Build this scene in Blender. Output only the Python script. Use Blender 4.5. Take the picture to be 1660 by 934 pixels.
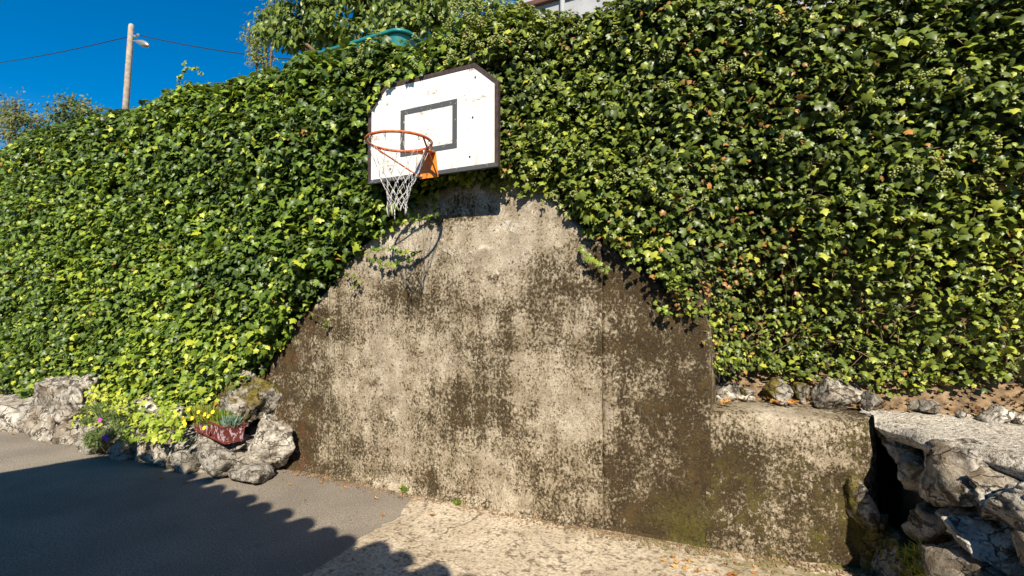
import bpy, bmesh, math, random
import numpy as np
from mathutils import Vector, Matrix

for o in list(bpy.data.objects):
    bpy.data.objects.remove(o)
S = bpy.context.scene
COL = S.collection
random.seed(4)
rng = np.random.default_rng(11)

# ------------------------------------------------------------------ camera
CAM = Vector((2.325, -3.468, 1.6))
YAW, PITCH, FPX = math.radians(27.1), math.radians(1.6), 830.0
cam = bpy.data.cameras.new('camera')
cam.sensor_width = 36.0
cam.lens = 36.0 * FPX / 1660.0
cam.clip_start = 0.05
cam.clip_end = 2000
cam_o = bpy.data.objects.new('camera', cam)
cam_o.location = CAM
cam_o.rotation_euler = (math.pi / 2 + PITCH, 0, YAW)
COL.objects.link(cam_o)
S.camera = cam_o
S.render.resolution_x, S.render.resolution_y = 1024, 576

# ------------------------------------------------------------------ light
LIGHT = Vector((-0.355, 0.66, -0.62)).normalized()      # direction the sunlight travels
sun = bpy.data.lights.new('sun', 'SUN')
sun.energy = 5.0
sun.angle = math.radians(0.53)
sun.color = (1.0, 0.90, 0.74)
sun_o = bpy.data.objects.new('sun', sun)
sun_o.rotation_euler = LIGHT.to_track_quat('-Z', 'Y').to_euler()
sun_o.location = (6, -8, 12)
COL.objects.link(sun_o)
W = bpy.data.worlds.new('World')
S.world = W
W.use_nodes = True
wn = W.node_tree.nodes
bg = wn['Background']
sky = wn.new('ShaderNodeTexSky')
sky.sky_type = 'NISHITA'
sky.sun_disc = False
sky.sun_elevation = math.asin(-LIGHT.z)
sky.sun_rotation = math.atan2(-LIGHT.x, -LIGHT.y)
sky.altitude = 600
sky.air_density = 1.0
sky.dust_density = 0.05
sky.ozone_density = 3.0
hs_ = wn.new('ShaderNodeHueSaturation')                 # polarised deep blue, the same over the whole sky
hs_.inputs['Saturation'].default_value = 1.5
W.node_tree.links.new(sky.outputs[0], hs_.inputs['Color'])
W.node_tree.links.new(hs_.outputs[0], bg.inputs[0])
bg.inputs[1].default_value = 0.08
S.view_settings.view_transform = 'Standard'
S.view_settings.look = 'None'
S.view_settings.gamma = 1
S.view_settings.use_curve_mapping = False
S.view_settings.exposure = 0.8
S.render.engine = 'CYCLES'

# ------------------------------------------------------------------ helpers
_f = Vector((-math.sin(YAW) * math.cos(PITCH), math.cos(YAW) * math.cos(PITCH), math.sin(PITCH)))
_r = Vector((math.cos(YAW), math.sin(YAW), 0))
_u = _r.cross(_f)


def ray(px, py):
    return _f + _r * ((px - 830) / FPX) + _u * ((467 - py) / FPX)


def at_y(px, py, Y):
    d = ray(px, py)
    return CAM + d * ((Y - CAM.y) / d.y)


def at_z(px, py, Z=0.0):
    d = ray(px, py)
    return CAM + d * ((Z - CAM.z) / d.z)


def at_plane(px, py, p0, n):
    d = ray(px, py)
    p0, n = Vector(p0), Vector(n)
    return CAM + d * ((p0 - CAM).dot(n) / d.dot(n))


def px_size(p):
    """metres per photo pixel at a point"""
    return (Vector(p) - CAM).dot(_f) / FPX


_tab = np.random.default_rng(77).random(65536)


def vnoise(p, seed=0):
    p = np.asarray(p, float)
    i = np.floor(p).astype(np.int64)
    f = p - i
    f = f * f * (3 - 2 * f)
    out = np.zeros(len(p))
    for dx in (0, 1):
        for dy in (0, 1):
            for dz in (0, 1):
                h = ((i[:, 0] + dx) * 73856093) ^ ((i[:, 1] + dy) * 19349663) ^ ((i[:, 2] + dz) * 83492791) ^ (seed * 2654435)
                w = (f[:, 0] if dx else 1 - f[:, 0]) * (f[:, 1] if dy else 1 - f[:, 1]) * (f[:, 2] if dz else 1 - f[:, 2])
                out += w * _tab[h & 65535]
    return out * 2 - 1


def fbm(p, octs=4, seed=0, gain=0.5):
    p = np.asarray(p, float)
    a, s, o = 1.0, 0.0, np.zeros(len(p))
    for k in range(octs):
        o += a * vnoise(p * (2 ** k), seed + k)
        s += a
        a *= gain
    return o / s


def tag(o, label=None, cat=None, group=None, kind=None):
    if label: o['label'] = label
    if cat: o['category'] = cat
    if group: o['group'] = group
    if kind: o['kind'] = kind
    return o


def link(o, parent=None):
    COL.objects.link(o)
    if parent is not None:
        o.parent = parent
        o.matrix_parent_inverse = Matrix.Translation(parent.location).inverted() if parent.type == 'EMPTY' and parent.parent is None else Matrix.Identity(4)
    return o


def empty(name, loc, label, cat, group=None):
    o = bpy.data.objects.new(name, None)
    o.location = loc
    o.empty_display_size = 0.1
    COL.objects.link(o)
    return tag(o, label, cat, group)


def mesh_obj(name, verts, faces, mat, parent=None, smooth=False):
    me = bpy.data.meshes.new(name)
    me.from_pydata([tuple(v) for v in verts], [], [tuple(f) for f in faces])
    me.update()
    if smooth:
        me.shade_smooth()
    me.materials.append(mat)
    return link(bpy.data.objects.new(name, me), parent)


def bm_obj(name, bm, mat, parent=None, smooth=False):
    me = bpy.data.meshes.new(name)
    bmesh.ops.recalc_face_normals(bm, faces=bm.faces)
    bm.to_mesh(me)
    bm.free()
    if smooth:
        me.shade_smooth()
    me.materials.append(mat)
    return link(bpy.data.objects.new(name, me), parent)


def add_box(bm, lo, hi, bevel=0.0):
    lo, hi = Vector(lo), Vector(hi)
    r = bmesh.ops.create_cube(bm, size=1.0)
    vs = r['verts']
    for v in vs:
        v.co = Vector(((v.co.x + .5) * (hi.x - lo.x) + lo.x, (v.co.y + .5) * (hi.y - lo.y) + lo.y, (v.co.z + .5) * (hi.z - lo.z) + lo.z))
    if bevel:
        es = list({e for v in vs for e in v.link_edges})
        bmesh.ops.bevel(bm, geom=es, offset=bevel, segments=2, affect='EDGES', profile=0.5)


def add_tube(bm, pts, rad, n=6, closed=False):
    pts = [Vector(p) for p in pts]
    rads = rad if isinstance(rad, (list, tuple)) else [rad] * len(pts)
    rings = []
    N = len(pts)
    prev = None
    for i, p in enumerate(pts):
        if closed:
            t = pts[(i + 1) % N] - pts[i - 1]
        else:
            t = pts[min(i + 1, N - 1)] - pts[max(i - 1, 0)]
        t.normalize()
        a = Vector((0, 0, 1)) if abs(t.z) < .9 else Vector((1, 0, 0))
        if prev is not None:
            a = prev
        s = (a - t * a.dot(t)).normalized()
        prev = s
        b = t.cross(s)
        rings.append([bm.verts.new(p + (s * math.cos(2 * math.pi * k / n) + b * math.sin(2 * math.pi * k / n)) * rads[i]) for k in range(n)])
    for i in range(N if closed else N - 1):
        A, B = rings[i], rings[(i + 1) % N]
        for k in range(n):
            bm.faces.new((A[k], A[(k + 1) % n], B[(k + 1) % n], B[k]))
    if not closed:
        bm.faces.new(rings[0][::-1])
        bm.faces.new(rings[-1])


def add_prism(bm, outline, thick, y0):
    """outline in (x,z), front face at y0, going back +y by thick"""
    f = [bm.verts.new((x, y0, z)) for x, z in outline]
    b = [bm.verts.new((x, y0 + thick, z)) for x, z in outline]
    bm.faces.new(f)
    bm.faces.new(b[::-1])
    n = len(f)
    for i in range(n):
        bm.faces.new((f[i], b[i], b[(i + 1) % n], f[(i + 1) % n]))


# ------------------------------------------------------------------ materials
class NT:
    def __init__(self, name, rough=0.9, spec=0.3):
        self.m = bpy.data.materials.new(name)
        self.m.use_nodes = True
        self.n = self.m.node_tree.nodes
        self.l = self.m.node_tree.links
        self.b = self.n['Principled BSDF']
        self.b.inputs['Roughness'].default_value = rough
        self.b.inputs['Specular IOR Level'].default_value = spec
        self.co = None

    def put(self, sock, v):
        if isinstance(v, bpy.types.NodeSocket):
            self.l.new(v, sock)
        elif isinstance(v, (tuple, list)):
            sock.default_value = tuple(v) + ((1.0,) if len(v) == 3 and sock.type == 'RGBA' else ())
        else:
            sock.default_value = v

    def coord(self, scale=(1, 1, 1), loc=(0, 0, 0)):
        if self.co is None:
            self.co = self.n.new('ShaderNodeTexCoord').outputs['Object']
        mp = self.n.new('ShaderNodeMapping')
        mp.inputs['Scale'].default_value = scale
        mp.inputs['Location'].default_value = loc
        self.l.new(self.co, mp.inputs[0])
        return mp.outputs[0]

    def noise(self, scale, detail=6, rough=0.6, stretch=(1, 1, 1), loc=(0, 0, 0), dist=0.0):
        t = self.n.new('ShaderNodeTexNoise')
        t.inputs['Scale'].default_value = scale
        t.inputs['Detail'].default_value = detail
        t.inputs['Roughness'].default_value = rough
        t.inputs['Distortion'].default_value = dist
        self.l.new(self.coord(stretch, loc), t.inputs['Vector'])
        return t.outputs['Fac']

    def voro(self, scale, feature='F1', stretch=(1, 1, 1), loc=(0, 0, 0)):
        t = self.n.new('ShaderNodeTexVoronoi')
        t.feature = feature
        t.inputs['Scale'].default_value = scale
        self.l.new(self.coord(stretch, loc), t.inputs['Vector'])
        return t.outputs['Distance']

    def ramp(self, v, a, b, lo=0.0, hi=1.0):
        t = self.n.new('ShaderNodeMapRange')
        t.interpolation_type = 'SMOOTHSTEP'
        t.inputs[1].default_value = a
        t.inputs[2].default_value = b
        t.inputs[3].default_value = lo
        t.inputs[4].default_value = hi
        self.put(t.inputs[0], v)
        return t.outputs[0]

    def math(self, op, a, b=0.0):
        t = self.n.new('ShaderNodeMath')
        t.operation = op
        self.put(t.inputs[0], a)
        self.put(t.inputs[1], b)
        return t.outputs[0]

    def mix(self, fac, a, b, mode='MIX'):
        t = self.n.new('ShaderNodeMix')
        t.data_type = 'RGBA'
        t.blend_type = mode
        self.put(t.inputs[0], fac)
        self.put(t.inputs[6], a)
        self.put(t.inputs[7], b)
        return t.outputs[2]

    def axis(self, k):
        s = self.n.new('ShaderNodeSeparateXYZ')
        self.l.new(self.coord(), s.inputs[0])
        return s.outputs[k]

    def color(self, v):
        self.put(self.b.inputs['Base Color'], v)
        return self

    def bump(self, h, strength=0.5, dist=0.01):
        t = self.n.new('ShaderNodeBump')
        t.inputs['Strength'].default_value = strength
        t.inputs['Distance'].default_value = dist
        self.l.new(h, t.inputs['Height'])
        self.l.new(t.outputs[0], self.b.inputs['Normal'])
        return self


def plain(name, col, rough=0.7, spec=0.3, var=0.25, scale=12, metal=0.0):
    t = NT(name, rough, spec)
    n = t.noise(scale, 5)
    t.color(t.mix(t.ramp(n, .3, .7), tuple(c * (1 - var) for c in col), tuple(min(1, c * (1 + var)) for c in col)))
    t.bump(n, .15, .004)
    t.b.inputs['Metallic'].default_value = metal
    return t.m


def concrete(name, kind):
    """old cast concrete: pale gritty skin, brown film, granular dark moss whose density varies over the wall"""
    t = NT(name, 0.95, 0.12)
    loc = (0, 0, 0) if kind == 'tall' else (31, 0, 2)
    med = t.noise(6, 9, .7, (1, 1, .8), loc)
    fine = t.noise(50, 8, .84, (1, 1, .8), (loc[0] + 2, 0, 0))
    grit = t.noise(95, 4, .7, loc=loc)
    patch = t.noise(1.5, 5, .6, (1, 1, .75), (loc[0] + 1, loc[1], loc[2] + 9))
    mid = t.noise(7, 6, .7, (1, 1, .6), (loc[0] + 4, 0, 3))
    base = t.mix(t.ramp(med, .32, .66), (.30, .245, .175), (.62, .545, .425))
    base = t.mix(t.ramp(grit, .36, .6, .7, 0), base, (.21, .17, .12))
    base = t.mix(t.ramp(fine, .52, .70, 0, .55), base, (.70, .64, .54))
    k = t.math('ADD', t.math('MULTIPLY', t.math('SUBTRACT', fine, .5), 2.0), t.math('MULTIPLY', t.math('SUBTRACT', mid, .5), .7))
    k = t.math('ADD', k, t.math('MULTIPLY', t.math('SUBTRACT', patch, .5), .8))
    band = t.noise(2.4, 4, .6, (.45, 1, 1.7), (loc[0] + 8, 0, 5))
    k = t.math('ADD', k, t.math('MULTIPLY', t.math('SUBTRACT', band, .5), .65))
    drip = t.noise(9, 5, .6, (1, 1, .1), (loc[0] + 2, 0, 1))
    k = t.math('ADD', k, t.math('MULTIPLY', t.math('SUBTRACT', drip, .5), .28))
    if kind == 'tall':
        wob = t.math('MULTIPLY', t.math('SUBTRACT', t.noise(3.2, 6, .65, loc=(3, 0, 7)), .5), .75)
        x = t.math('ADD', t.axis(0), wob)
        bias = t.math('ADD', t.ramp(x, 1.08, 1.40, 0, .18), t.ramp(x, -1.75, -1.25, .17, 0))
        bias = t.math('ADD', bias, t.ramp(t.axis(2), 1.75, 2.1, -.06, -.17))
        bias = t.math('ADD', bias, t.ramp(t.axis(2), .15, 1.0, .05, 0))
        bias = t.math('ADD', bias, t.math('MULTIPLY', t.ramp(t.axis(2), 1.15, 1.4, 0, .05), t.ramp(t.axis(2), 1.9, 1.65)))
        scar = t.math('MULTIPLY', t.ramp(t.noise(3.3, 5, .6, (1, 1, 1.6), (6, 0, 2)), .55, .6), t.ramp(t.axis(2), 1.85, 2.05))
        base = t.mix(t.math('MULTIPLY', scar, .7), base, (.68, .63, .54))
    else:
        x = t.axis(0)
        bias = t.math('ADD', t.ramp(t.axis(2), .55, .86, .07, -.16), t.math('ADD', t.ramp(x, 2.45, 2.8, 0, .16), t.ramp(x, 1.98, 2.2, .10, 0)))
    k = t.math('ADD', k, bias)
    film = t.ramp(k, -.24, .10, 0, .78)
    base = t.mix(film, base, t.mix(t.ramp(patch, .4, .6), (.20, .143, .072), (.215, .165, .085)))
    m2 = t.ramp(k, -.01, .21, 0, .94)
    hue = t.ramp(t.noise(5, 5, .6, loc=(loc[0], 6, 2)), .44, .66)
    mossc = t.mix(hue, (.032, .020, .010), (.08, .05, .017) if kind == 'tall' else (.13, .115, .018))
    mossc = t.mix(t.ramp(grit, .4, .65, 0, .6), mossc, (.11, .075, .035))
    if kind == 'tall':
        rd = t.math('MULTIPLY', t.ramp(t.noise(5, 4, loc=(5, 2, 1)), .54, .62, 0, .7), t.ramp(x, -1.4, -1.6))
        mossc = t.mix(rd, mossc, (.12, .045, .022))
        gr = t.math('MULTIPLY', t.ramp(x, 1.45, 1.85), t.ramp(t.axis(2), .45, .1))
        mossc = t.mix(t.math('MULTIPLY', gr, t.ramp(fine, .40, .58)), mossc, (.105, .10, .018))
    base = t.mix(m2, base, mossc)
    dots = t.ramp(t.noise(42, 2, .5, loc=(loc[0], 4, 2)), .63, .69, 0, .85)
    base = t.mix(dots, base, (.045, .036, .026))
    t.color(base)
    h = t.math('ADD', t.math('MULTIPLY', fine, .6), t.math('MULTIPLY', m2, .35))
    h = t.math('ADD', h, t.math('MULTIPLY', grit, .5))
    t.bump(h, 1.0, .016)
    return t.m


def limestone(name, loc, white=1.0, dark=.5, moss=0.0):
    t = NT(name, 0.95, 0.15)
    a = t.noise(7, 9, .7, loc=loc)
    b = t.noise(30, 6, .7, loc=loc)
    base = t.mix(t.ramp(a, .32, .62), tuple(white * c for c in (.24, .21, .17)), tuple(white * c for c in (.60, .555, .475)))
    li = t.ramp(t.math('ADD', t.noise(11, 8, .72, loc=(loc[0] + 2, 1, 0)), dark * .2 - .1), .52, .60, 0, .9)
    base = t.mix(li, base, (.075, .062, .048))
    base = t.mix(t.ramp(t.noise(70, 4, .7, loc=loc), .54, .62, 0, .7), base, (.12, .10, .08))
    if moss:
        mm = t.ramp(t.math('ADD', t.noise(4, 7, .65, loc=(loc[0] + 9, 1, 3)), moss * .3 - .15), .48, .58)
        base = t.mix(mm, base, t.mix(t.ramp(b, .4, .6), (.05, .04, .014), (.16, .13, .025)))
    cr = t.n.new('ShaderNodeTexVoronoi')
    cr.feature = 'DISTANCE_TO_EDGE'
    cr.inputs['Scale'].default_value = 7
    vm = t.n.new('ShaderNodeVectorMath')
    vm.operation = 'MULTIPLY_ADD'
    nz = t.n.new('ShaderNodeTexNoise')
    nz.inputs['Scale'].default_value = 9
    nz.inputs['Detail'].default_value = 6
    t.l.new(t.coord(), nz.inputs['Vector'])
    t.l.new(nz.outputs['Color'], vm.inputs[0])
    vm.inputs[1].default_value = (.25, .25, .25)
    t.l.new(t.coord((1, 1, 1.5), loc), vm.inputs[2])
    t.l.new(vm.outputs[0], cr.inputs['Vector'])
    crack = t.math('MULTIPLY', t.ramp(cr.outputs['Distance'], .01, .05, 1, 0), t.ramp(t.noise(5, 3, loc=(loc[0], 5, 5)), .42, .56))
    base = t.mix(t.ramp(t.noise(3, 6, .65, loc=(loc[0] + 4, 2, 2)), .5, .68, 0, .6), base, (.20, .15, .095))
    base = t.mix(t.math('MULTIPLY', crack, .85), base, (.06, .048, .036))
    t.color(base)
    vo = t.voro(14, loc=loc)
    h = t.math('ADD', t.math('MULTIPLY', a, .8), t.math('ADD', t.math('MULTIPLY', b, .4), t.math('MULTIPLY', vo, .4)))
    h = t.math('SUBTRACT', h, t.math('MULTIPLY', crack, .8))
    t.bump(h, 1.0, .035)
    return t.m


def leafmat(name, stops, rough=.38, spec=.5, trans=.3, rib=.25):
    """colour from the 'tint' attribute of each leaf"""
    t = NT(name, rough, spec)
    at = t.n.new('ShaderNodeAttribute')
    at.attribute_name = 'tint'
    cr = t.n.new('ShaderNodeValToRGB')
    el = cr.color_ramp.elements
    while len(el) > 1:
        el.remove(el[-1])
    el[0].position, el[0].color = stops[0][0], stops[0][1] + (1,)
    for p, c in stops[1:]:
        e = el.new(p)
        e.color = c + (1,)
    t.l.new(at.outputs['Fac'], cr.inputs[0])
    ar = t.n.new('ShaderNodeAttribute')
    ar.attribute_name = 'rib'
    col = t.mix(t.math('MULTIPLY', ar.outputs['Fac'], rib), cr.outputs[0], (.30, .36, .12))
    t.color(col)
    tr = t.n.new('ShaderNodeBsdfTranslucent')
    t.l.new(t.mix(.5, col, (.35, .45, .03), 'MULTIPLY'), tr.inputs[0])
    t.l.new(t.mix(.35, col, (.5, .6, .04)), tr.inputs[0])
    ms = t.n.new('ShaderNodeMixShader')
    ms.inputs[0].default_value = trans
    t.l.new(t.b.outputs[0], ms.inputs[1])
    t.l.new(tr.outputs[0], ms.inputs[2])
    t.l.new(ms.outputs[0], t.n['Material Output'].inputs[0])
    return t.m


M = {}
M['conc_mid'] = M['conc_left'] = M['conc_right'] = concrete('weathered_concrete', 'tall')
M['conc_low'] = concrete('weathered_low_concrete', 'low')
M['lime_a'] = limestone('limestone_white', (0, 0, 0), 1.0, .35)
M['lime_b'] = limestone('limestone_lichen', (5, 3, 1), .85, .62)
M['lime_c'] = limestone('limestone_mossy', (9, 1, 4), .7, .6, .6)
M['lime_d'] = limestone('limestone_grey', (13, 1, 4), .62, .5)
M['ivy'] = leafmat('ivy_leaf', [(0, (.014, .034, .004)), (.35, (.052, .102, .008)), (.65, (.155, .235, .014)), (.82, (.32, .38, .024)),
                               (.92, (.42, .43, .04)), (.945, (.42, .17, .04)), (1.0, (.16, .07, .03))], .42, .36, .16, .2)
M['ivy_right'] = leafmat('ivy_leaf_old', [(0, (.022, .038, .007)), (.35, (.08, .118, .015)), (.65, (.20, .245, .025)), (.82, (.33, .36, .04)),
                                         (.92, (.40, .40, .045)), (.945, (.44, .19, .05)), (1.0, (.18, .085, .035))], .40, .36, .15, .2)
M['creeper'] = leafmat('creeper_leaf', [(0, (.10, .18, .02)), (.5, (.26, .36, .03)), (1, (.50, .52, .07))], .5, .35, .3, .1)
M['sedum'] = leafmat('cushion_leaf', [(0, (.07, .12, .035)), (.5, (.15, .21, .07)), (1, (.25, .27, .10))], .6, .3, .15, 0)
M['bluegrass'] = leafmat('blue_tuft_leaf', [(0, (.09, .17, .12)), (1, (.24, .33, .24))], .6, .3, .1, 0)
M['boxplant'] = leafmat('box_plant_leaf', [(0, (.07, .15, .015)), (.5, (.17, .24, .03)), (.85, (.32, .32, .05)), (1, (.35, .26, .12))], .5, .3, .25, 0)
M['treeleaf'] = leafmat('tree_leaf', [(0, (.03, .06, .01)), (.5, (.09, .14, .02)), (1, (.24, .28, .045))], .4, .45, .25, .1)
M['paleleaf'] = leafmat('pale_tree_leaf', [(0, (.09, .12, .03)), (.5, (.17, .21, .06)), (1, (.30, .28, .10))], .55, .3, .3, 0)
M['bushleaf'] = leafmat('bush_leaf', [(0, (.05, .09, .02)), (.6, (.13, .17, .05)), (1, (.28, .20, .10))], .55, .3, .25, 0)
M['deadleaf'] = leafmat('dry_leaf', [(0, (.25, .10, .03)), (.5, (.50, .22, .05)), (1, (.62, .38, .14))], .7, .2, .15, 0)
M['litter'] = leafmat('leaf_litter', [(0, (.11, .06, .03)), (.5, (.27, .15, .06)), (1, (.45, .28, .12))], .8, .15, .1, 0)
M['bark'] = plain('bark', (.12, .085, .055), .9, .2, .4, 18)
M['stem'] = plain('ivy_stem', (.19, .125, .075), .9, .2, .35, 20)
M['backwall'] = plain('shade_dark_stone', (.05, .04, .028), .95, .1, .5, 6)  # deep shade between the leaves is put into this near-black colour
M['soil'] = plain('soil', (.20, .14, .085), .98, .05, .5, 14)
M['mortar'] = limestone('mortar', (3, 7, 1), .75, .6)
M['yellow'] = plain('yellow_petal', (.80, .55, .02), .6, .3, .12, 30)
M['magenta'] = plain('magenta_petal', (.55, .05, .42), .6, .3, .12, 30)
M['umbel'] = plain('ivy_flower', (.24, .27, .08), .7, .2, .3, 60)
M['orange'] = plain('orange_paint', (.74, .21, .015), .45, .45, .12, 25)
M['rimpaint'] = plain('rusty_orange_paint', (.50, .105, .02), .5, .45, .4, 40)
M['net'] = plain('net_cord', (.5, .48, .46), .85, .2, .12, 60)
M['steel'] = plain('galvanised_steel', (.35, .34, .32), .45, .5, .2, 40, .6)
M['trim'] = plain('brown_trim', (.05, .032, .028), .6, .35, .35, 30)
M['bolt'] = plain('dark_bolt', (.03, .028, .026), .5, .5, .2, 50)
M['teal'] = plain('turquoise_plastic', (.012, .17, .17), .4, .5, .1, 10)
M['pole'] = plain('weathered_pole_wood', (.37, .31, .25), .9, .2, .25, 9)
M['wire'] = plain('black_cable', (.018, .022, .03), .6, .3, .1, 20)
M['plaster'] = plain('grey_plaster', (.33, .34, .36), .85, .2, .1, 5)
M['plaster_house'] = plain('house_plaster', (.55, .50, .42), .9, .2, .1, 5)
M['gutter'] = plain('brown_gutter', (.10, .045, .03), .5, .4, .2, 12)
M['tile'] = plain('clay_tile', (.36, .15, .085), .85, .2, .3, 8)
M['glass'] = plain('window_glass', (.03, .035, .04), .08, .8, .1, 3)
M['terrace'] = plain('dry_grass_ground', (.14, .13, .06), .98, .1, .4, 6)
M['earth'] = plain('earth_ground', (.13, .11, .08), .98, .1, .4, 2)


def mk_board():
    t = NT('white_weathered_paint', .6, .35)
    g = t.noise(5, 8, .7, (1, 1, 2.2), (2, 0, 0))
    s = t.noise(30, 6, .7, (1, 1, 2.0), (1, 0, 4))
    c = t.mix(t.ramp(g, .44, .68, 0, .7), (.72, .70, .665), (.50, .455, .40))
    k = t.ramp(t.math('ADD', t.math('MULTIPLY', g, .5), t.math('MULTIPLY', s, .5)), .545, .61, 0, .8)
    c = t.mix(k, c, (.19, .16, .14))
    drip = t.ramp(t.noise(26, 3, .5, (1, 1, .06)), .60, .75, 0, .35)
    c = t.mix(drip, c, (.45, .38, .33))
    ru = t.math('MULTIPLY', t.ramp(t.noise(16, 4, .6, (1, 1, .12), (3, 0, 1)), .55, .7), t.ramp(t.axis(2), 2.9, 2.6))
    c = t.mix(t.math('MULTIPLY', ru, .5), c, (.40, .27, .18))
    t.color(c)
    t.bump(s, .25, .003)
    return t.m


def mk_line():
    t = NT('flaking_grey_paint', .65, .3)
    s = t.noise(34, 6, .75, (1, 1, 1), (4, 0, 4))
    t.color(t.mix(t.ramp(s, .60, .66), (.062, .068, .072), (.55, .53, .5)))
    return t.m


def mk_asphalt():
    t = NT('worn_asphalt', .9, .25)
    a = t.noise(1.1, 5, .55)
    g = t.noise(85, 5, .8)
    v = t.voro(110)
    c = t.mix(t.ramp(a, .3, .7), (.235, .2, .158), (.355, .305, .243))
    c = t.mix(t.ramp(g, .38, .6, .8, 0), c, (.085, .078, .07))
    c = t.mix(t.ramp(t.noise(60, 2, .5, loc=(3, 3, 0)), .66, .72, 0, .6), c, (.42, .39, .34))
    c = t.mix(t.ramp(t.noise(3, 7, .7, loc=(8, 1, 0)), .6, .72, 0, .5), c, (.12, .105, .085))
    t.color(c)
    t.bump(t.math('ADD', g, v), .7, .006)
    return t.m


def mk_apron():
    t = NT('pale_broken_concrete', .95, .15)
    a = t.noise(2.2, 8, .65)
    f = t.noise(45, 6, .7)
    pit = t.noise(22, 4, .6, loc=(2, 8, 0))
    c = t.mix(t.ramp(a, .3, .7), (.42, .345, .245), (.64, .545, .41))
    c = t.mix(t.ramp(f, .36, .58, .75, 0), c, (.22, .17, .12))
    c = t.mix(t.ramp(pit, .56, .62, 0, .85), c, (.17, .13, .085))
    w = t.n.new('ShaderNodeTexVoronoi')
    w.feature = 'DISTANCE_TO_EDGE'
    w.inputs['Scale'].default_value = 1.1
    add = t.n.new('ShaderNodeVectorMath')
    add.operation = 'MULTIPLY_ADD'
    nz = t.n.new('ShaderNodeTexNoise')
    nz.inputs['Scale'].default_value = 3
    nz.inputs['Detail'].default_value = 7
    t.l.new(t.coord(), nz.inputs['Vector'])
    t.l.new(nz.outputs['Color'], add.inputs[0])
    add.inputs[1].default_value = (.6, .6, 0)
    t.l.new(t.coord(), add.inputs[2])
    t.l.new(add.outputs[0], w.inputs['Vector'])
    crack = t.ramp(w.outputs['Distance'], .002, .008, 1, 0)
    c = t.mix(t.math('MULTIPLY', t.math('MULTIPLY', crack, t.ramp(t.noise(1.3, 2, loc=(4, 4, 0)), .5, .6)), .6), c, (.07, .055, .04))
    # green algae along the foot of the wall towards the low wall
    al = t.math('MULTIPLY', t.ramp(t.axis(1), -.35, .1), t.ramp(t.axis(0), .9, 1.8))
    al = t.math('MULTIPLY', al, t.ramp(t.noise(8, 6, .7), .4, .55))
    c = t.mix(al, c, (.13, .115, .03))
    t.color(c)
    t.bump(t.math('SUBTRACT', t.math('ADD', f, t.math('MULTIPLY', pit, .5)), t.math('MULTIPLY', crack, .6)), .8, .012)
    return t.m


def mk_ledge():
    t = NT('exposed_aggregate', .95, .15)
    v = t.voro(42)
    a = t.noise(5, 7, .65)
    f = t.noise(60, 5, .7)
    c = t.mix(t.ramp(f, .36, .54), (.28, .24, .19), (.74, .68, .58))
    c = t.mix(t.ramp(a, .45, .7, 0, .6), c, (.26, .215, .16))
    c = t.mix(t.ramp(t.noise(34, 4, .7, loc=(2, 1, 1)), .54, .62, 0, .85), c, (.13, .10, .075))
    t.color(c)
    t.bump(t.math('SUBTRACT', t.math('MULTIPLY', f, 1.4), t.math('MULTIPLY', v, .5)), .9, .02)
    return t.m


def mk_box():
    t = NT('peeling_brown_planter', .55, .4)
    s = t.noise(24, 5, .7, (1, 1, .55))
    t.color(t.mix(t.ramp(s, .53, .57, 0, .9), (.135, .026, .02), (.55, .42, .46)))
    return t.m


M['board'], M['line'], M['asphalt'], M['apron'], M['ledge'], M['boxred'] = mk_board(), mk_line(), mk_asphalt(), mk_apron(), mk_ledge(), mk_box()
M['boxplain'] = plain('brown_planter', (.15, .03, .022), .5, .4, .25, 20)


# ------------------------------------------------------------------ setting
def sheet(name, x0, x1, y0, y1, z, mat, res=None, amp=0.0, seed=0, kind='structure'):
    nx = max(1, int((x1 - x0) / res)) if res else 1
    ny = max(1, int((y1 - y0) / res)) if res else 1
    gx, gy = np.meshgrid(np.linspace(x0, x1, nx + 1), np.linspace(y0, y1, ny + 1))
    p = np.stack([gx.ravel(), gy.ravel(), np.full(gx.size, z)], 1)
    if amp:
        p[:, 2] += amp * fbm(p * 2.0, 3, seed)
    F = [(j * (nx + 1) + i, j * (nx + 1) + i + 1, (j + 1) * (nx + 1) + i + 1, (j + 1) * (nx + 1) + i) for j in range(ny) for i in range(nx)]
    o = mesh_obj(name, p, F, mat, smooth=True)
    tag(o, kind=kind)
    return o


sheet('ground', -400, 400, -400, 400, -0.03, M['earth'])
sheet('asphalt_yard', -14, 6, -12, 0.3, 0.0, M['asphalt'], .25, .004, 3)

# concrete apron along the wall, broken curved left edge
edge = [(-.42, .25), (-.33, -.03), (-.27, -.22), (-.22, -.42), (-.20, -.60), (-.16, -.75), (-.20, -.95), (-.15, -1.2), (-.22, -1.6), (-.3, -2.4), (-.35, -4.0)]
V, F = [], []
ey = np.array([e[1] for e in edge])[::-1]
ex = np.array([e[0] for e in edge])[::-1]
NY, NX = 150, 90
for j in range(NY + 1):
    y = -4.0 + 4.25 * j / NY
    xl = float(np.interp(y, ey, ex)) + .03 * float(vnoise([[y * 7, 1, 0]])[0]) + .02 * float(vnoise([[y * 23, 2, 0]])[0])
    for i in range(NX + 1):
        f = i / NX
        x = xl + (3.6 - xl) * f
        z = .018 * min(1, f * 14 + .15) + .05 * max(0, min(1, (y + .5) / .6)) * max(0, min(1, (x - .6) / 1.4))
        V.append((x, y, z))
V = np.array(V)
V[:, 2] += .006 * fbm(V * 5, 4, 5)
F = [(j * (NX + 1) + i, j * (NX + 1) + i + 1, (j + 1) * (NX + 1) + i + 1, (j + 1) * (NX + 1) + i) for j in range(NY) for i in range(NX)]
tag(mesh_obj('concrete_apron', V, F, M['apron'], smooth=True), kind='structure')

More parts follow.
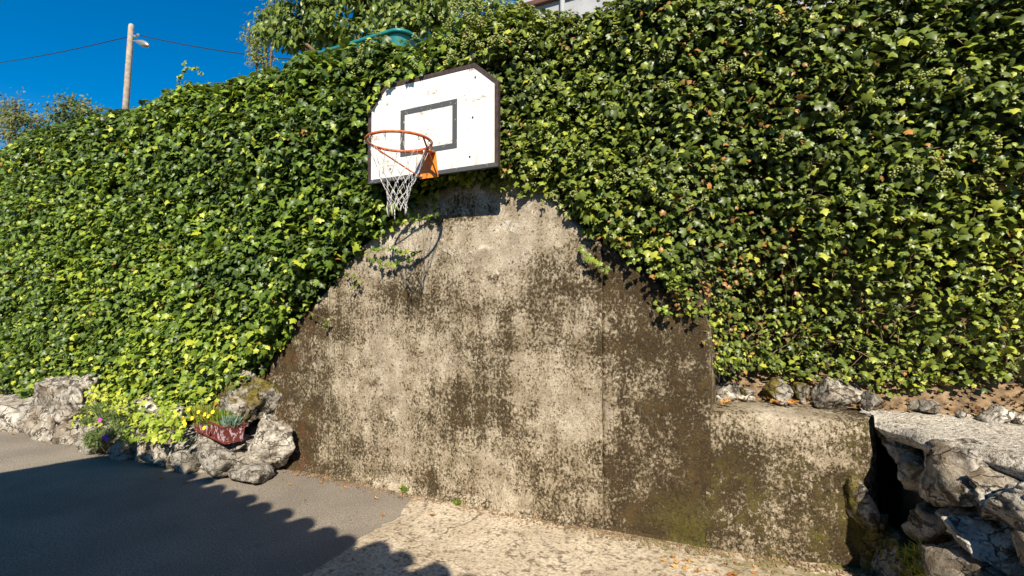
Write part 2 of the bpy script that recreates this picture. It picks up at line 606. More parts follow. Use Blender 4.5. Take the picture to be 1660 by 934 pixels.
# upper terrace behind the wall
bm = bmesh.new()
add_box(bm, (-60, .75, -.02), (40, 90, 3.62))
tag(bm_obj('terrace_ground', bm, M['terrace']), kind='structure')


# ------------------------------------------------------------------ rocks
def rock_mesh(name, size, seed, sub=4, cuts=13, rough=.16):
    bm = bmesh.new()
    bmesh.ops.create_icosphere(bm, subdivisions=sub, radius=1.0)
    me = bpy.data.meshes.new(name)
    bm.to_mesh(me)
    bm.free()
    n = len(me.vertices)
    co = np.empty(n * 3)
    me.vertices.foreach_get('co', co)
    p = co.reshape(-1, 3)
    r = np.random.default_rng(seed)
    # square it up a little, then cut flat facets
    p = np.sign(p) * np.abs(p) ** .8
    for k in range(cuts):
        nn = r.normal(size=3)
        nn /= np.linalg.norm(nn)
        off = r.uniform(.5, .82)
        d = p @ nn - off
        p = p - np.where(d > 0, d * .96, 0)[:, None] * nn
    q = p + r.uniform(0, 50, 3)
    nrm = p / np.linalg.norm(p, axis=1)[:, None]
    p = p + nrm * (rough * .6 * fbm(q * 1.6, 3, seed) + rough * .9 * fbm(q * 4.5, 5, seed + 9, .6) - rough * .45 * (1 - np.abs(fbm(q * 2.4, 3, seed + 5)) * 2.2).clip(0, 1) ** 4)[:, None]
    p = p * np.array(size) * 1.16
    me.vertices.foreach_set('co', p.ravel())
    me.shade_smooth()
    me.update()
    return me


def rock(name, c, size, seed, mat, parent=None, rot=(0, 0, 0), sub=4, rough=.16):
    me = rock_mesh(name, size, seed, sub, rough=rough)
    me.materials.append(M[mat])
    o = bpy.data.objects.new(name, me)
    o.location = c
    o.rotation_euler = rot
    link(o, parent)
    return o


def rock_px(name, box, Y, depth, seed, mat, parent, rotz=0.0, roty=0.0, grow=.97, sub=4):
    x0, y0, x1, y1 = box
    a, b = at_y(x0, (y0 + y1) / 2, Y), at_y(x1, (y0 + y1) / 2, Y)
    c = (a + b) / 2
    hi, lo = at_y((x0 + x1) / 2, y0, Y).z, at_y((x0 + x1) / 2, y1, Y).z
    c.z = (hi + lo) / 2
    w = (b - a).length / 2
    return rock(name, c, (w * grow, depth, (hi - lo) / 2 * grow), seed, mat, parent, (0, roty, rotz), sub)


# ------------------------------------------------------------------ concrete wall under the hoop
def column_wall(name, xs, tops, y, depth, mat, parent, zb=-.02, rows=120, amp=.012, seed=0, res=.02, jag=.02):
    n = max(2, int((xs[-1] - xs[0]) / res))
    X = np.linspace(xs[0], xs[-1], n + 1)
    T = np.interp(X, xs, tops)
    T = T + jag * fbm(np.stack([X * 9, X * 0, X * 0], 1), 3, seed)
    V = []
    for i in range(n + 1):
        z = zb + (T[i] - zb) * np.linspace(0, 1, rows + 1)
        V.append(np.stack([np.full(rows + 1, X[i]), np.full(rows + 1, float(y)), z], 1))
    p = np.concatenate(V)
    f = (amp * fbm(p * 2.2, 3, seed) + amp * .6 * fbm(p * 11, 3, seed + 3))
    edgefall = np.clip((np.repeat(T, rows + 1) - p[:, 2]) / .05, 0, 1)
    p[:, 1] += f + .025 * (1 - edgefall) ** 2
    R = rows + 1
    F = [(i * R + j, (i + 1) * R + j, (i + 1) * R + j + 1, i * R + j + 1) for i in range(n) for j in range(rows)]
    k = len(p)
    back = [(X[i], y + depth, T[i] - .03) for i in range(n + 1)]
    F += [(i * R + rows, (i + 1) * R + rows, k + i + 1, k + i) for i in range(n)]
    k2 = k + n + 1
    sl = [(X[0], y + depth, z) for z in p[:R, 2]]
    sr = [(X[-1], y + depth, z) for z in p[n * R:, 2]]
    F += [(j, j + 1, k2 + j + 1, k2 + j) for j in range(rows)]
    k3 = k2 + R
    F += [(n * R + j + 1, n * R + j, k3 + j, k3 + j + 1) for j in range(rows)]
    return mesh_obj(name, list(p) + back + sl + sr, F, mat, parent, smooth=True)


cw = empty('concrete_wall', (0, 0, 0), 'tall stained concrete wall with sloping ivy-edged shoulders below the backboard', 'wall')
o = column_wall('centre_panel', [-1.362, -1.16, -.73, -.2, .15, .6, .85, 1.05, 1.252], [1.72, 1.98, 2.25, 2.53, 2.60, 2.60, 2.42, 2.2, 2.02], 0.0, .4, M['conc_mid'], cw, seed=1)
tag(o, 'pale mottled middle panel of the concrete wall')
o = column_wall('side_panel', [-2.35, -1.8, -1.366], [.85, 1.45, 1.76], .022, .35, M['conc_left'], cw, seed=2, amp=.028)
tag(o, 'rough brown mossy panel left of the seam')
o = column_wall('side_panel', [1.256, 1.65, 1.80, 1.93, 1.955], [2.05, 1.72, 1.60, 1.50, 1.44], .012, .45, M['conc_right'], cw, seed=3, amp=.02)
tag(o, 'dark moss-blackened panel right of the seam')
# rendered toe at the foot of the wall
bm = bmesh.new()
V, F = [], []
prof = [(-.035, -.01), (-.03, .03), (.0, .075), (.05, .09)]
xs = np.linspace(-2.0, 1.95, 120)
for x in xs:
    w = 1 + .8 * float(vnoise([[x * 4, 0, 0]])[0])
    for (py_, pz) in prof:
        V.append((x, py_ * w, pz * (.55 + .4 * w)))
F = [(i * 4 + j, (i + 1) * 4 + j, (i + 1) * 4 + j + 1, i * 4 + j + 1) for i in range(119) for j in range(3)]
bm.free()
mesh_obj('toe', V, F, M['conc_mid'], cw, smooth=True)

# old retaining wall behind the ivy (rough stones seen only through gaps, coloured dark to stand in for shade)
rw = empty('retaining_wall', (-3, .6, 0), 'old stone retaining wall behind the ivy, coloured dark as gap shade', 'wall')
V = []
nx, nz = 200, 50
for i in range(nx + 1):
    for j in range(nz + 1):
        x = -14 + 20 * i / nx
        z = -.02 + 3.72 * j / nz
        y = .12 if x < 1.9 else .12 + .62 * min(1, (x - 1.9) / .12)
        V.append((x, y, z))
V = np.array(V)
V[:, 1] += .05 * fbm(V * 4, 3, 8)
F = [(i * (nz + 1) + j, (i + 1) * (nz + 1) + j, (i + 1) * (nz + 1) + j + 1, i * (nz + 1) + j + 1) for i in range(nx) for j in range(nz)]
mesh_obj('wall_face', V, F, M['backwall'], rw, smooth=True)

# ------------------------------------------------------------------ low wall, ledge and boulders on the right
lw = empty('low_wall', (2.4, .1, 0), 'low mossy concrete wall with a whitened top edge right of the tall wall', 'wall')
prof = [(0, z) for z in np.linspace(-.02, .80, 42)] + [(.008, .835), (.022, .865), (.045, .887), (.075, .90), (.11, .905), (.2, .91), (.35, .912), (.55, .915), (.75, .92)]
V, F = [], []
n = 60
for i in range(n + 1):
    x = 1.925 + (2.86 - 1.925) * i / n
    yb = .03 + .14 * (i / n) ** 1.3
    cut = max(0, (i / n - .93) / .07)
    for (a, z) in prof:
        V.append((x, yb + a + .12 * cut ** 2 * (1 if a < .1 else 0) + (.04 * (1 - z / .9) * -1 if a == 0 else 0), z))
V = np.array(V)
V[:, 1] += .016 * fbm(V * 3, 3, 21) + .012 * fbm(V * 14, 3, 22)
V[:, 2] += .008 * fbm(V * 6, 3, 23)
P = len(prof)
F = [(i * P + j, (i + 1) * P + j, (i + 1) * P + j + 1, i * P + j + 1) for i in range(n) for j in range(P - 1)]
k = len(V)
endb = [(2.87, .9, z) for (a, z) in prof]
F += [(n * P + j, k + j, k + j + 1, n * P + j + 1) for j in range(P - 1)]
body = mesh_obj('wall_body', list(V) + endb, F, M['conc_low'], lw, smooth=True)

# ledge: rough aggregate top that runs on over the boulders
V, F = [], []
outl = [(2.80, .16), (2.90, -.02), (2.98, -.27), (3.08, -.44), (3.24, -.62), (3.5, -1.0), (3.8, -1.5)]
n, mrows = 80, 50
oy = np.array([q[1] for q in outl])
ox = np.array([q[0] for q in outl])
for j in range(mrows + 1):
    for i in range(n + 1):
        y = -1.5 + 2.5 * j / mrows
        xl = float(np.interp(y, oy[::-1], ox[::-1])) if y < .16 else 2.80
        xl += .01 + .045 * float(vnoise([[y * 5, 3, 1]])[0]) + .025 * float(vnoise([[y * 17, 3, 1]])[0])
        f = (i / n) ** 1.5
        x = xl + (5.2 - xl) * f
        z = .925 - (.05 * max(0, 1 - (x - xl) / .05) ** 2 if y < .16 else 0) + .05 * max(0, -y)
        V.append((x, y, z))
V = np.array(V)
V[:, 2] += .012 * fbm(V * 9, 4, 33) + .007 * fbm(V * 36, 2, 34)
F = [(j * (n + 1) + i, j * (n + 1) + i + 1, (j + 1) * (n + 1) + i + 1, (j + 1) * (n + 1) + i) for j in range(mrows) for i in range(n)]
k0 = len(V)
lip = [(V[j * (n + 1)][0] + .05, V[j * (n + 1)][1], V[j * (n + 1)][2] - .05) for j in range(mrows + 1)]
F += [(j * (n + 1), (j + 1) * (n + 1), k0 + j + 1, k0 + j) for j in range(mrows)]
bw = empty('boulder_wall', (3.1, -.4, 0), 'rough boulder wall topped with pale gravelly concrete at the right edge', 'wall')
mesh_obj('ledge_top', list(V) + lip, F, M['ledge'], bw, smooth=True)
p0, pn = (2.90, .12, 0), Vector((-1, -.42, 0)).normalized()


def boulder(box, seed, mat, push=0.0, depth=.2, rz=-1.1):
    x0, y0, x1, y1 = box
    c = at_plane((x0 + x1) / 2, (y0 + y1) / 2, p0, pn)
    a, b = at_plane(x0, (y0 + y1) / 2, p0, pn), at_plane(x1, (y0 + y1) / 2, p0, pn)
    t_, u_ = at_plane((x0 + x1) / 2, y0, p0, pn), at_plane((x0 + x1) / 2, y1, p0, pn)
    w, h = (b - a).length / 2, abs(t_.z - u_.z) / 2
    c = c - pn * (depth * .4 - push)
    rock('boulder', c, (w * 1.12, depth, h * 1.1), seed, mat, bw, (random.uniform(-.15, .15), random.uniform(-.2, .2), rz), 5, .15)


boulder((1484, 726, 1600, 828), 51, 'lime_b', .02)
boulder((1592, 758, 1650, 850), 52, 'lime_b', .04)
boulder((1640, 766, 1740, 858), 53, 'lime_a', .05)
boulder((1562, 836, 1680, 920), 54, 'lime_a', .07)
boulder((1462, 796, 1530, 880), 55, 'lime_c', -.05)
boulder((1545, 905, 1690, 1010), 56, 'lime_b', .08)
boulder((1425, 868, 1490, 990), 57, 'lime_c', -.02, .16)
boulder((1438, 712, 1500, 800), 58, 'lime_c', -.07, .16)
boulder((1404, 684, 1456, 745), 62, 'lime_c', -.04, .12)
boulder((1480, 880, 1560, 1000), 59, 'lime_d', -.03)
boulder((1650, 850, 1800, 1000), 60, 'lime_b', .05)
boulder((1700, 800, 1900, 930), 61, 'lime_b', .05)
# earth core behind the boulders, in the retaining wall's shade-dark colour
bm = bmesh.new()
f = [(2.98, .85), (2.98, .25), (3.12, -.05), (3.3, -.4), (3.6, -.9), (3.95, -1.5), (5.2, -1.5), (5.2, .85)]
lo = [bm.verts.new((x, y, -.02)) for x, y in f]
hi = [bm.verts.new((x, y, .86)) for x, y in f]
bm.faces.new(hi)
for i in range(len(f)):
    bm.faces.new((lo[i], lo[(i + 1) % len(f)], hi[(i + 1) % len(f)], hi[i]))
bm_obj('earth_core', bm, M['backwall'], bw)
# broken stone at the foot of the low wall end
o = rock('end_stone', (2.80, .16, .16), (.09, .1, .24), 63, 'lime_c', lw, (.1, .2, .3))
o = rock('end_stone', (2.74, .13, .45), (.10, .08, .22), 64, 'lime_c', lw, (0, -.3, 0))

# soil strip and stones at the back of the ledge
V, F = [], []
for i in range(61):
    for j in range(13):
        V.append((1.94 + 3.2 * i / 60, .46 + .34 * j / 12, .915 + .24 * (j / 12) ** 1.4))
V = np.array(V)
V[:, 2] += .025 * fbm(V * 7, 3, 41)
F = [(i * 13 + j, (i + 1) * 13 + j, (i + 1) * 13 + j + 1, i * 13 + j + 1) for i in range(60) for j in range(12)]
tag(mesh_obj('soil_bank', V, F, M['soil'], smooth=True), kind='structure')


def ledge_stone(box, seed, mat, label, Y=.5, depth=.12, rz=0, ry=0):
    o = rock_px('stone', box, Y, depth, seed, mat, None, rz, ry)
    hz = max(v.co.z for v in o.data.vertices)
    o.location.z = min(o.location.z, .93 + .5 * hz)
    tag(o, label, 'stone', 'stones at the back of the ledge')


ledge_stone((1146, 583, 1218, 622), 71, 'lime_d', 'flat grey stone under the ivy against the tall wall corner')
ledge_stone((1152, 616, 1196, 648), 72, 'lime_a', 'pale blocky stone on the ledge beside the tall wall corner', .46)
ledge_stone((1192, 614, 1232, 630), 73, 'lime_a', 'thin tilted stone chip leaning between two ledge stones', .44, .05, 0, .3)
ledge_stone((1196, 625, 1226, 648), 74, 'lime_c', 'small brown mossy stone beneath the tilted chip', .48, .07)
ledge_stone((1230, 602, 1286, 652), 75, 'lime_c', 'rounded moss-topped stone on the ledge below the ivy')
ledge_stone((1310, 600, 1400, 658), 76, 'lime_b', 'largest wedge-shaped stone on the ledge, half under ivy', .5, .14, 0, .35)
ledge_stone((1386, 612, 1436, 654), 77, 'lime_d', 'slanting grey slab right of the largest ledge stone', .48, .1, 0, .6)
ledge_stone((1284, 615, 1318, 652), 78, 'lime_c', 'small dark stone in the gap left of the largest ledge stone', .58, .1)
ledge_stone((1588, 640, 1655, 682), 79, 'lime_a', 'bright white stone on the ledge near the right edge', .38, .1, 0, -.1)
ledge_stone((1636, 648, 1668, 672), 80, 'lime_a', 'pale splinter of stone right of the bright white stone', .36, .05, 0, .7)
ledge_stone((1548, 655, 1578, 672), 81, 'lime_a', 'small pale pebble left of the bright white stone', .4, .05)
ledge_stone((1470, 640, 1530, 662), 82, 'lime_d', 'low grey stone under twigs on the ledge', .5, .08)

# ------------------------------------------------------------------ rock border on the left with plants
rb = empty('rock_border', (-4, -.4, 0), 'border of pale pitted boulders along the foot of the left ivy', 'rock border')
RB = [((52, 603, 170, 690), -.36, .24, 'lime_b', 0, -.35), ((-45, 648, 62, 706), -.42, .26, 'lime_a', 0, 0), ((40, 662, 116, 716), -.46, .2, 'lime_b', 0, .1),
      ((98, 676, 160, 728), -.44, .2, 'lime_b', 0, 0), ((146, 690, 206, 738), -.46, .2, 'lime_d', 0, 0),
      ((190, 700, 252, 752), -.44, .18, 'lime_d', 0, .1), ((238, 706, 294, 764), -.45, .17, 'lime_b', 0, 0), ((284, 712, 344, 770), -.44, .17, 'lime_d', 0, -.1),
      ((334, 722, 402, 778), -.40, .17, 'lime_d', 0, 0), ((390, 738, 446, 776), -.34, .16, 'lime_d', 0, 0), ((414, 668, 466, 766), -.16, .16, 'lime_a', 0, .1),
      ((352, 606, 436, 694), -.12, .2, 'lime_c', 0, -.2), ((222, 640, 270, 684), -.22, .14, 'lime_a', 0, 0), ((260, 652, 306, 692), -.26, .14, 'lime_a', 0, 0),
      ((-120, 660, -30, 712), -.44, .24, 'lime_b', 0, 0), ((170, 655, 228, 700), -.3, .15, 'lime_d', 0, 0), ((318, 690, 410, 735), -.28, .16, 'lime_d', 0, 0)]
for k, (box, Y, dp, mt, rz, ry) in enumerate(RB):
    so = rock_px('stone', box, Y, dp, 100 + k, mt, rb, rz, ry, 1.0, 5 if k in (0, 10, 11) else 4)
    if box[3] >= 700 and k != 16:                        # the bottom row is bedded in the ground
        so.location.z -= max(0, so.location.z + min(v.co.z for v in so.data.vertices) + .05)
# mortar core holding the stones
V, F = [], []
prof = [(-.55, -.02), (-.535, .1), (-.51, .19), (-.42, .25), (-.2, .30), (.0, .36), (.14, .40)]
for i in range(321):
    x = -11 + 9.0 * i / 320
    for (a, z) in prof:
        V.append((x, a + (.42 * max(0, (x + 2.6) / .6) if a < -.1 else 0), z))
V = np.array(V)
V[:, 1] += .08 * fbm(V * 5, 4, 61)
V[:, 2] += .035 * fbm(V * 6, 3, 62) * (V[:, 2] > .05)
F = [(i * 7 + j, (i + 1) * 7 + j, (i + 1) * 7 + j + 1, i * 7 + j + 1) for i in range(320) for j in range(6)]
mesh_obj('mortar', V, F, M['mortar'], rb, smooth=True)


# ------------------------------------------------------------------ leaf machinery
def tmpl_ivy():
    half = [(.25, .13), (.47, -.05), (.35, -.27), (.55, -.44), (.26, -.60)]
    v = [(0, 0, .05), (0, -.42, .09), (0, -1.0, -.14)]
    for x, y in half:
        v.append((x, y, -.10 * abs(x) / .5 - .02))
    for x, y in half:
        v.append((-x, y, -.10 * abs(x) / .5 - .02))
    f = []
    for s in (3, 8):
        t = [(0, s, s + 1), (0, s + 1, s + 2), (0, s + 2, 1), (1, s + 2, s + 3), (1, s + 3, s + 4), (1, s + 4, 2)]
        f += [q if s == 8 else q[::-1] for q in t]
    rib = np.array([1, 1, .5] + [0] * 10)
    v = np.array(v)
    v[:, 1] += .35
    return v, np.array(f), rib


def tmpl_oval(w=.5, droop=.25):
    v = [(0, 0, 0), (w * .5, -.3, -.06), (-w * .5, -.3, -.06), (0, -.4, .04), (w * .42, -.62, -.1), (-w * .42, -.62, -.1), (0, -1, -droop)]
    f = [(0, 3, 1), (0, 2, 3), (1, 3, 4), (2, 5, 3), (3, 6, 4), (3, 5, 6)]
    return np.array(v, float), np.array(f), np.array([.3, 0, 0, 1, 0, 0, .3])


def tmpl_blade(w=.09):
    v = [(w * .5, 0, 0), (-w * .5, 0, 0), (w * .4, -.5, .03), (-w * .4, -.5, .03), (0, -1, -.02)]
    f = [(0, 1, 3), (0, 3, 2), (2, 3, 4)]
    return np.array(v, float), np.array(f), np.zeros(5)


def tmpl_maple():
    pts = []
    for k in range(10):
        a = math.radians(-90 + 36 * k)
        r = (.62 if k % 2 == 0 else .30)
        pts.append((r * math.cos(a), r * math.sin(a), .12 * math.sin(k * 1.9) + .1 * (k % 2 == 0)))
    v = np.array([(0, 0, 0)] + pts)
    f = np.array([(0, 1 + k, 1 + (k + 1) % 10) for k in range(10)])
    return v, f, np.zeros(11)


def frames(N, T):
    N = N / np.linalg.norm(N, axis=1)[:, None]
    Yx = -T
    Yx = Yx - (Yx * N).sum(1)[:, None] * N
    Yx /= np.linalg.norm(Yx, axis=1)[:, None] + 1e-9
    Xx = np.cross(Yx, N)
    return np.stack([Xx, Yx, N], 1)          # rows = local axes in world


def leaf_cloud(name, tmpl, pos, N, T, scale, tint, mat, parent=None, curl=None):
    tv, tf, rib = tmpl
    n, k = len(pos), len(tv)
    R = frames(N, T)
    loc = np.repeat(tv[None], n, 0)
    if curl is not None:
        loc = loc.copy()
        loc[:, :, 2] += curl[:, None] * (loc[:, :, 0] ** 2 + .5 * loc[:, :, 1] ** 2)
    P = pos[:, None, :] + np.einsum('nki,nij->nkj', loc, R) * scale[:, None, None]
    faces = (tf[None] + (np.arange(n) * k)[:, None, None]).reshape(-1, 3)
    me = bpy.data.meshes.new(name)
    me.vertices.add(n * k)
    me.vertices.foreach_set('co', P.ravel().astype(np.float32))
    nf = len(faces)
    me.loops.add(nf * 3)
    me.loops.foreach_set('vertex_index', faces.ravel().astype(np.int32))
    me.polygons.add(nf)
    me.polygons.foreach_set('loop_start', np.arange(0, nf * 3, 3, dtype=np.int32))
    me.update()
    a = me.attributes.new('tint', 'FLOAT', 'POINT')
    a.data.foreach_set('value', np.repeat(tint, k).astype(np.float32))
    a = me.attributes.new('rib', 'FLOAT', 'POINT')
    a.data.foreach_set('value', np.tile(rib, n).astype(np.float32))
    me.shade_smooth()
    me.materials.append(mat)
    me.validate()
    return link(bpy.data.objects.new(name, me), parent)


def stuff(o):
    o['kind'] = 'stuff'
    return o


def rnd(n, s=1.0):
    return rng.normal(size=(n, 3)) * s


IVY = tmpl_ivy()

# ------------------------------------------------------------------ ivy
low_px = [(-300, 640), (0, 622), (60, 642), (110, 615), (150, 603), (200, 640), (270, 652), (350, 660), (400, 628), (440, 600), (480, 530), (500, 505), (560, 440), (600, 412),
          (640, 388), (660, 368), (700, 345), (735, 318), (790, 312), (835, 312), (870, 325), (900, 355), (930, 385), (975, 425), (1000, 445), (1050, 480), (1090, 505), (1138, 512)]
LB = [at_y(x, y, -.12) for x, y in low_px]
LB += [at_y(x, y, .22) for x, y in [(1150, 575), (1165, 595), (1210, 618), (1300, 622), (1420, 650), (1500, 652), (1580, 642), (1660, 634), (1800, 622)]]
LBx = np.array([p.x for p in LB])
LBz = np.array([p.z for p in LB])
o_ = np.argsort(LBx)
LBx, LBz = LBx[o_], LBz[o_]
LBz = LBz + np.where((LBx > -2.0) & (LBx < -.1), .14, 0) + np.where((LBx >= -.1) & (LBx < .7), .05, 0) + np.where((LBx >= .7) & (LBx < 1.6), .12, 0)
TX = np.array([-14, -8.2, -6.3, -4.7, -3.3, -2.1, -.94, -.13, .22, .6, 1.2, 2, 6])
TZ = np.array([4.02, 4.02, 4.06, 4.0, 4.0, 3.94, 3.89, 3.84, 3.87, 3.83, 3.76, 3.9, 4.0])


def sstep(x, a, b):
    t = np.clip((x - a) / (b - a), 0, 1)
    return t * t * (3 - 2 * t)


def ivy_offset(x, z):
    """how far the ivy skin stands out of the wall plane (towards -Y)"""
    v = .27 - .15 * sstep(x, .4, 1.0)
    v = v - .62 * sstep(x, 1.72, 2.3) * (1 - .75 * sstep(z, 1.1, 3.0))
    q = np.stack([x, z, x * 0], 1)
    v = v + .11 * fbm(q * 1.15, 2, 5) + (.095 - .035 * sstep(x, .4, 1.2)) * fbm(q * 3.4, 2, 15) + .045 * fbm(q * 8.5, 2, 25)
    # it hugs the concrete at its lower hem
    hem = np.clip((z - np.interp(x, LBx, LBz)) / .35, 0, 1)
    v = np.where((x > -2.2) & (x < 1.9), np.minimum(v, .05 + .3 * hem), v)
    # pressed flat behind the backboard
    behind = (x > -.60) & (x < .64) & (z > 2.36) & (z < 3.37)
    v = np.where(behind, np.minimum(v, .17), v)
    return v


def ivy_points(n, x0, x1, smax=5.0):
    x = rng.uniform(x0, x1, n)
    s = rng.uniform(0, smax, n)
    top = np.interp(x, TX, TZ) + .06 * fbm(np.stack([x * 2.5, x * 0, x * 0], 1), 3, 31)
    low = np.interp(x, LBx, LBz) + .07 * fbm(np.stack([x * 6, x * 0 + 4, x * 0], 1), 3, 32)
    r = .30
    zf = top - r
    on_front = s <= zf
    arc = np.clip((s - zf) / (r * math.pi / 2), 0, 1)
    ang = arc * math.pi / 2
    back = np.maximum(0, s - zf - r * math.pi / 2)
    z = np.where(on_front, s, zf + r * np.sin(ang))
    nn = np.stack([x * 0, -np.cos(ang), np.sin(ang)], 1)
    v = ivy_offset(x, np.minimum(s, zf))
    e = .04
    gx = (ivy_offset(x + e, np.minimum(s, zf)) - ivy_offset(x - e, np.minimum(s, zf))) / (2 * e)
    gz = (ivy_offset(x, np.minimum(s, zf) + e) - ivy_offset(x, np.minimum(s, zf) - e)) / (2 * e)
    y = -v + np.where(on_front, 0, r - r * np.cos(ang)) + back
    nrm = nn - np.stack([np.clip(gx, -1.2, 1.2), gx * 0, np.clip(gz, -1.2, 1.2)], 1) * .6
    keep = (s > low) & (back < .55)
    return x[keep], y[keep], z[keep], nrm[keep], low[keep], s[keep]


def build_ivy(name, label, x0, x1, density, size, mat, dead, seed_split):
    root = empty(name, ((x0 + x1) / 2, -.2, 0), label, 'ivy')
    n = int(density * (x1 - x0) * 5.0)
    x, y, z, N, low, s = ivy_points(n, x0, x1)
    n = len(x)
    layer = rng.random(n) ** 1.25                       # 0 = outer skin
    N = N / np.linalg.norm(N, axis=1)[:, None]
    pos = np.stack([x, y, z], 1) - N * (layer * .22)[:, None] + rnd(n, .02)
    Nl = N * .72 + np.array([.08, -.05, .80]) + rnd(n, .55)
    T = np.array([0, -.15, -1.0]) + rnd(n, .45) + N * .15
    sc = size * np.exp(rng.normal(-.03, .26, n)).clip(.5, 1.45)
    big = fbm(np.stack([x * .8, z * .8, x * 0], 1), 3, 50)
    med = fbm(np.stack([x * 2.6, z * 2.6, x * 0], 1), 2, 60)
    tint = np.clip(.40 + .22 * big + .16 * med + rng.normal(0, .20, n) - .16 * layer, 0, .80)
    if x1 < 1.0:                                        # fresh yellow-green growth low on the left
        fresh = sstep(x, -3.9, -3.0) * (1 - sstep(x, -1.9, -1.4)) * (1 - sstep(z, .9, 1.7))
        fresh = np.maximum(fresh, .5 * (1 - sstep(z, .5, 1.3)))
    else:
        fresh = .35 * (1 - sstep(z, 1.0, 2.2))
    tint = np.clip(tint + .24 * fresh * rng.random(n) * 1.4, 0, .90)
    young = rng.random(n) < .035 + .10 * fresh
    tint = np.where(young, rng.uniform(.82, .92, n), tint)
    dd = dead * (1 - .9 * sstep(z, 1.2, 2.4)) if x1 > 1 else dead * (.15 + np.exp(-((x + 2.35) ** 2 + (z - 1.25) ** 2) / .3) * 2.2)
    clump = np.clip(fbm(np.stack([x * 2.2, z * 2.2, x * 0], 1), 2, 70) * 2.2 + .35, .05, 1.6)
    isdead = rng.random(n) < dd * clump
    tint = np.where(isdead, rng.uniform(.95, 1.0, n), tint)
    sc = np.where(isdead, sc * .75, sc)
    if x1 > 1:
        sc = sc * np.where(z < 1.9, .78, 1.0)
        thin = (z < 1.75) & (x > 1.9) & (fbm(np.stack([x * 1.7, z * 2.2, x * 0], 1), 3, 80) > .18)
        keep = ~(thin & (rng.random(n) < .35))
    else:
        keep = np.ones(n, bool)
    # nothing may poke through the board from behind
    inb = (x > -.66) & (x < .66) & (z > 2.44) & (z < 3.40)
    keep &= ~(inb & (pos[:, 1] < -.235))
    x, y, z, pos, Nl, T, sc, tint, layer = (a[keep] for a in (x, y, z, pos, Nl, T, sc, tint, layer))
    n = len(x)
    curl = rng.uniform(-.25, .35, n)
    # the 300 outer leaves that show largest are pieces of their own
    d = pos - np.array(CAM)
    dep = d @ np.array(_f)
    u = 830 + FPX * (d @ np.array(_r)) / dep
    w = 467 - FPX * (d @ np.array(_u)) / dep
    score = np.where((dep > .5) & (u > 10) & (u < 1650) & (w > 10) & (w < 924) & (layer < .12), sc / np.maximum(dep, .5), 0)
    face = -(d * Nl).sum(1) / (np.linalg.norm(d, axis=1) * np.linalg.norm(Nl, axis=1))
    score = score * np.clip(face, .05, 1)
    top = np.argsort(-score)[:300]
    rest = np.ones(n, bool)
    rest[top] = False
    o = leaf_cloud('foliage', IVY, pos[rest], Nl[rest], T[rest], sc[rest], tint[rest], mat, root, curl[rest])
    tag(o, kind='stuff')
    bins = [.1, .25, .35, .45, .55, .65, .75, .87, .97]
    meshes = []
    for b in bins:
        q = leaf_cloud('leaf', IVY, np.zeros((1, 3)), np.array([[0, 0, 1.0]]), np.array([[0, -1.0, 0]]), np.ones(1), np.array([b]), mat, None, np.array([.1]))
        meshes.append(q.data)
        bpy.data.objects.remove(q)
    R = frames(Nl, T)
    for i in top:
        b = int(np.argmin(np.abs(np.array(bins) - tint[i])))
        lo = bpy.data.objects.new('leaf', meshes[b])
        m3 = Matrix(R[i].tolist()).transposed() * float(sc[i])
        lo.matrix_basis = Matrix.Translation(Vector(pos[i])) @ m3.to_4x4()
        link(lo, root)
    return root


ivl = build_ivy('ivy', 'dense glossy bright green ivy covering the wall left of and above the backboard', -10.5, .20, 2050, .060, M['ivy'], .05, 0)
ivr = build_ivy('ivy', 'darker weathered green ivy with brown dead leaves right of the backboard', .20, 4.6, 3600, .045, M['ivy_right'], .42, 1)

# woody stems of the right ivy
bm = bmesh.new()
for k in range(150):
    x = random.uniform(2.15, 4.2)
    z = random.uniform(1.0, 1.9) if k % 3 else random.uniform(1.9, 3.4)
    L = random.uniform(.15, .5)
    a = random.uniform(-.5, 2.2)
    pts = []
    for j in range(6):
        xx = x + L * j / 5 * math.cos(a) + .02 * random.uniform(-1, 1)
        zz = z + L * j / 5 * math.sin(a) + .02 * random.uniform(-1, 1)
        yy = -float(ivy_offset(np.array([xx]), np.array([zz]))[0]) + .05 + .02 * random.uniform(-1, 1)
        pts.append((xx, yy, zz))
    add_tube(bm, pts, random.uniform(.0015, .0035), 4)
tag(bm_obj('woody_stem', bm, M['stem'], ivr), kind='stuff')
# flower umbels of the older ivy
P_, Nn, Ss = [], [], []
for k in range(330):
    x = rng.uniform(.1, 4.3)
    z = rng.uniform(2.2, 3.95) if x > .7 else rng.uniform(3.45, 3.9)
    if k < 40: x, z = rng.uniform(-.9, .6), rng.uniform(3.45, 3.85)
    y = -float(ivy_offset(np.array([x]), np.array([z]))[0]) - .015
    if z > 3.6: y += .02
    c = np.array([x, y, z])
    for j in range(16):
        dv = rnd(1)[0]
        dv /= np.linalg.norm(dv)
        P_.append(c + dv * .02)
        Nn.append(dv)
        Ss.append(.007)
bm = bmesh.new()
bmesh.ops.create_icosphere(bm, subdivisions=1, radius=1.0)
iv = np.array([v.co[:] for v in bm.verts])
iff = np.array([[v.index for v in f.verts] for f in bm.faces])
bm.free()
o = leaf_cloud('flower_umbel', (iv, iff, np.zeros(len(iv))), np.array(P_), np.array(Nn), np.tile([.3, .2, 1.0], (len(P_), 1)) + rnd(len(P_), .2), np.array(Ss), np.zeros(len(P_)), M['umbel'], ivr)
tag(o, kind='stuff')


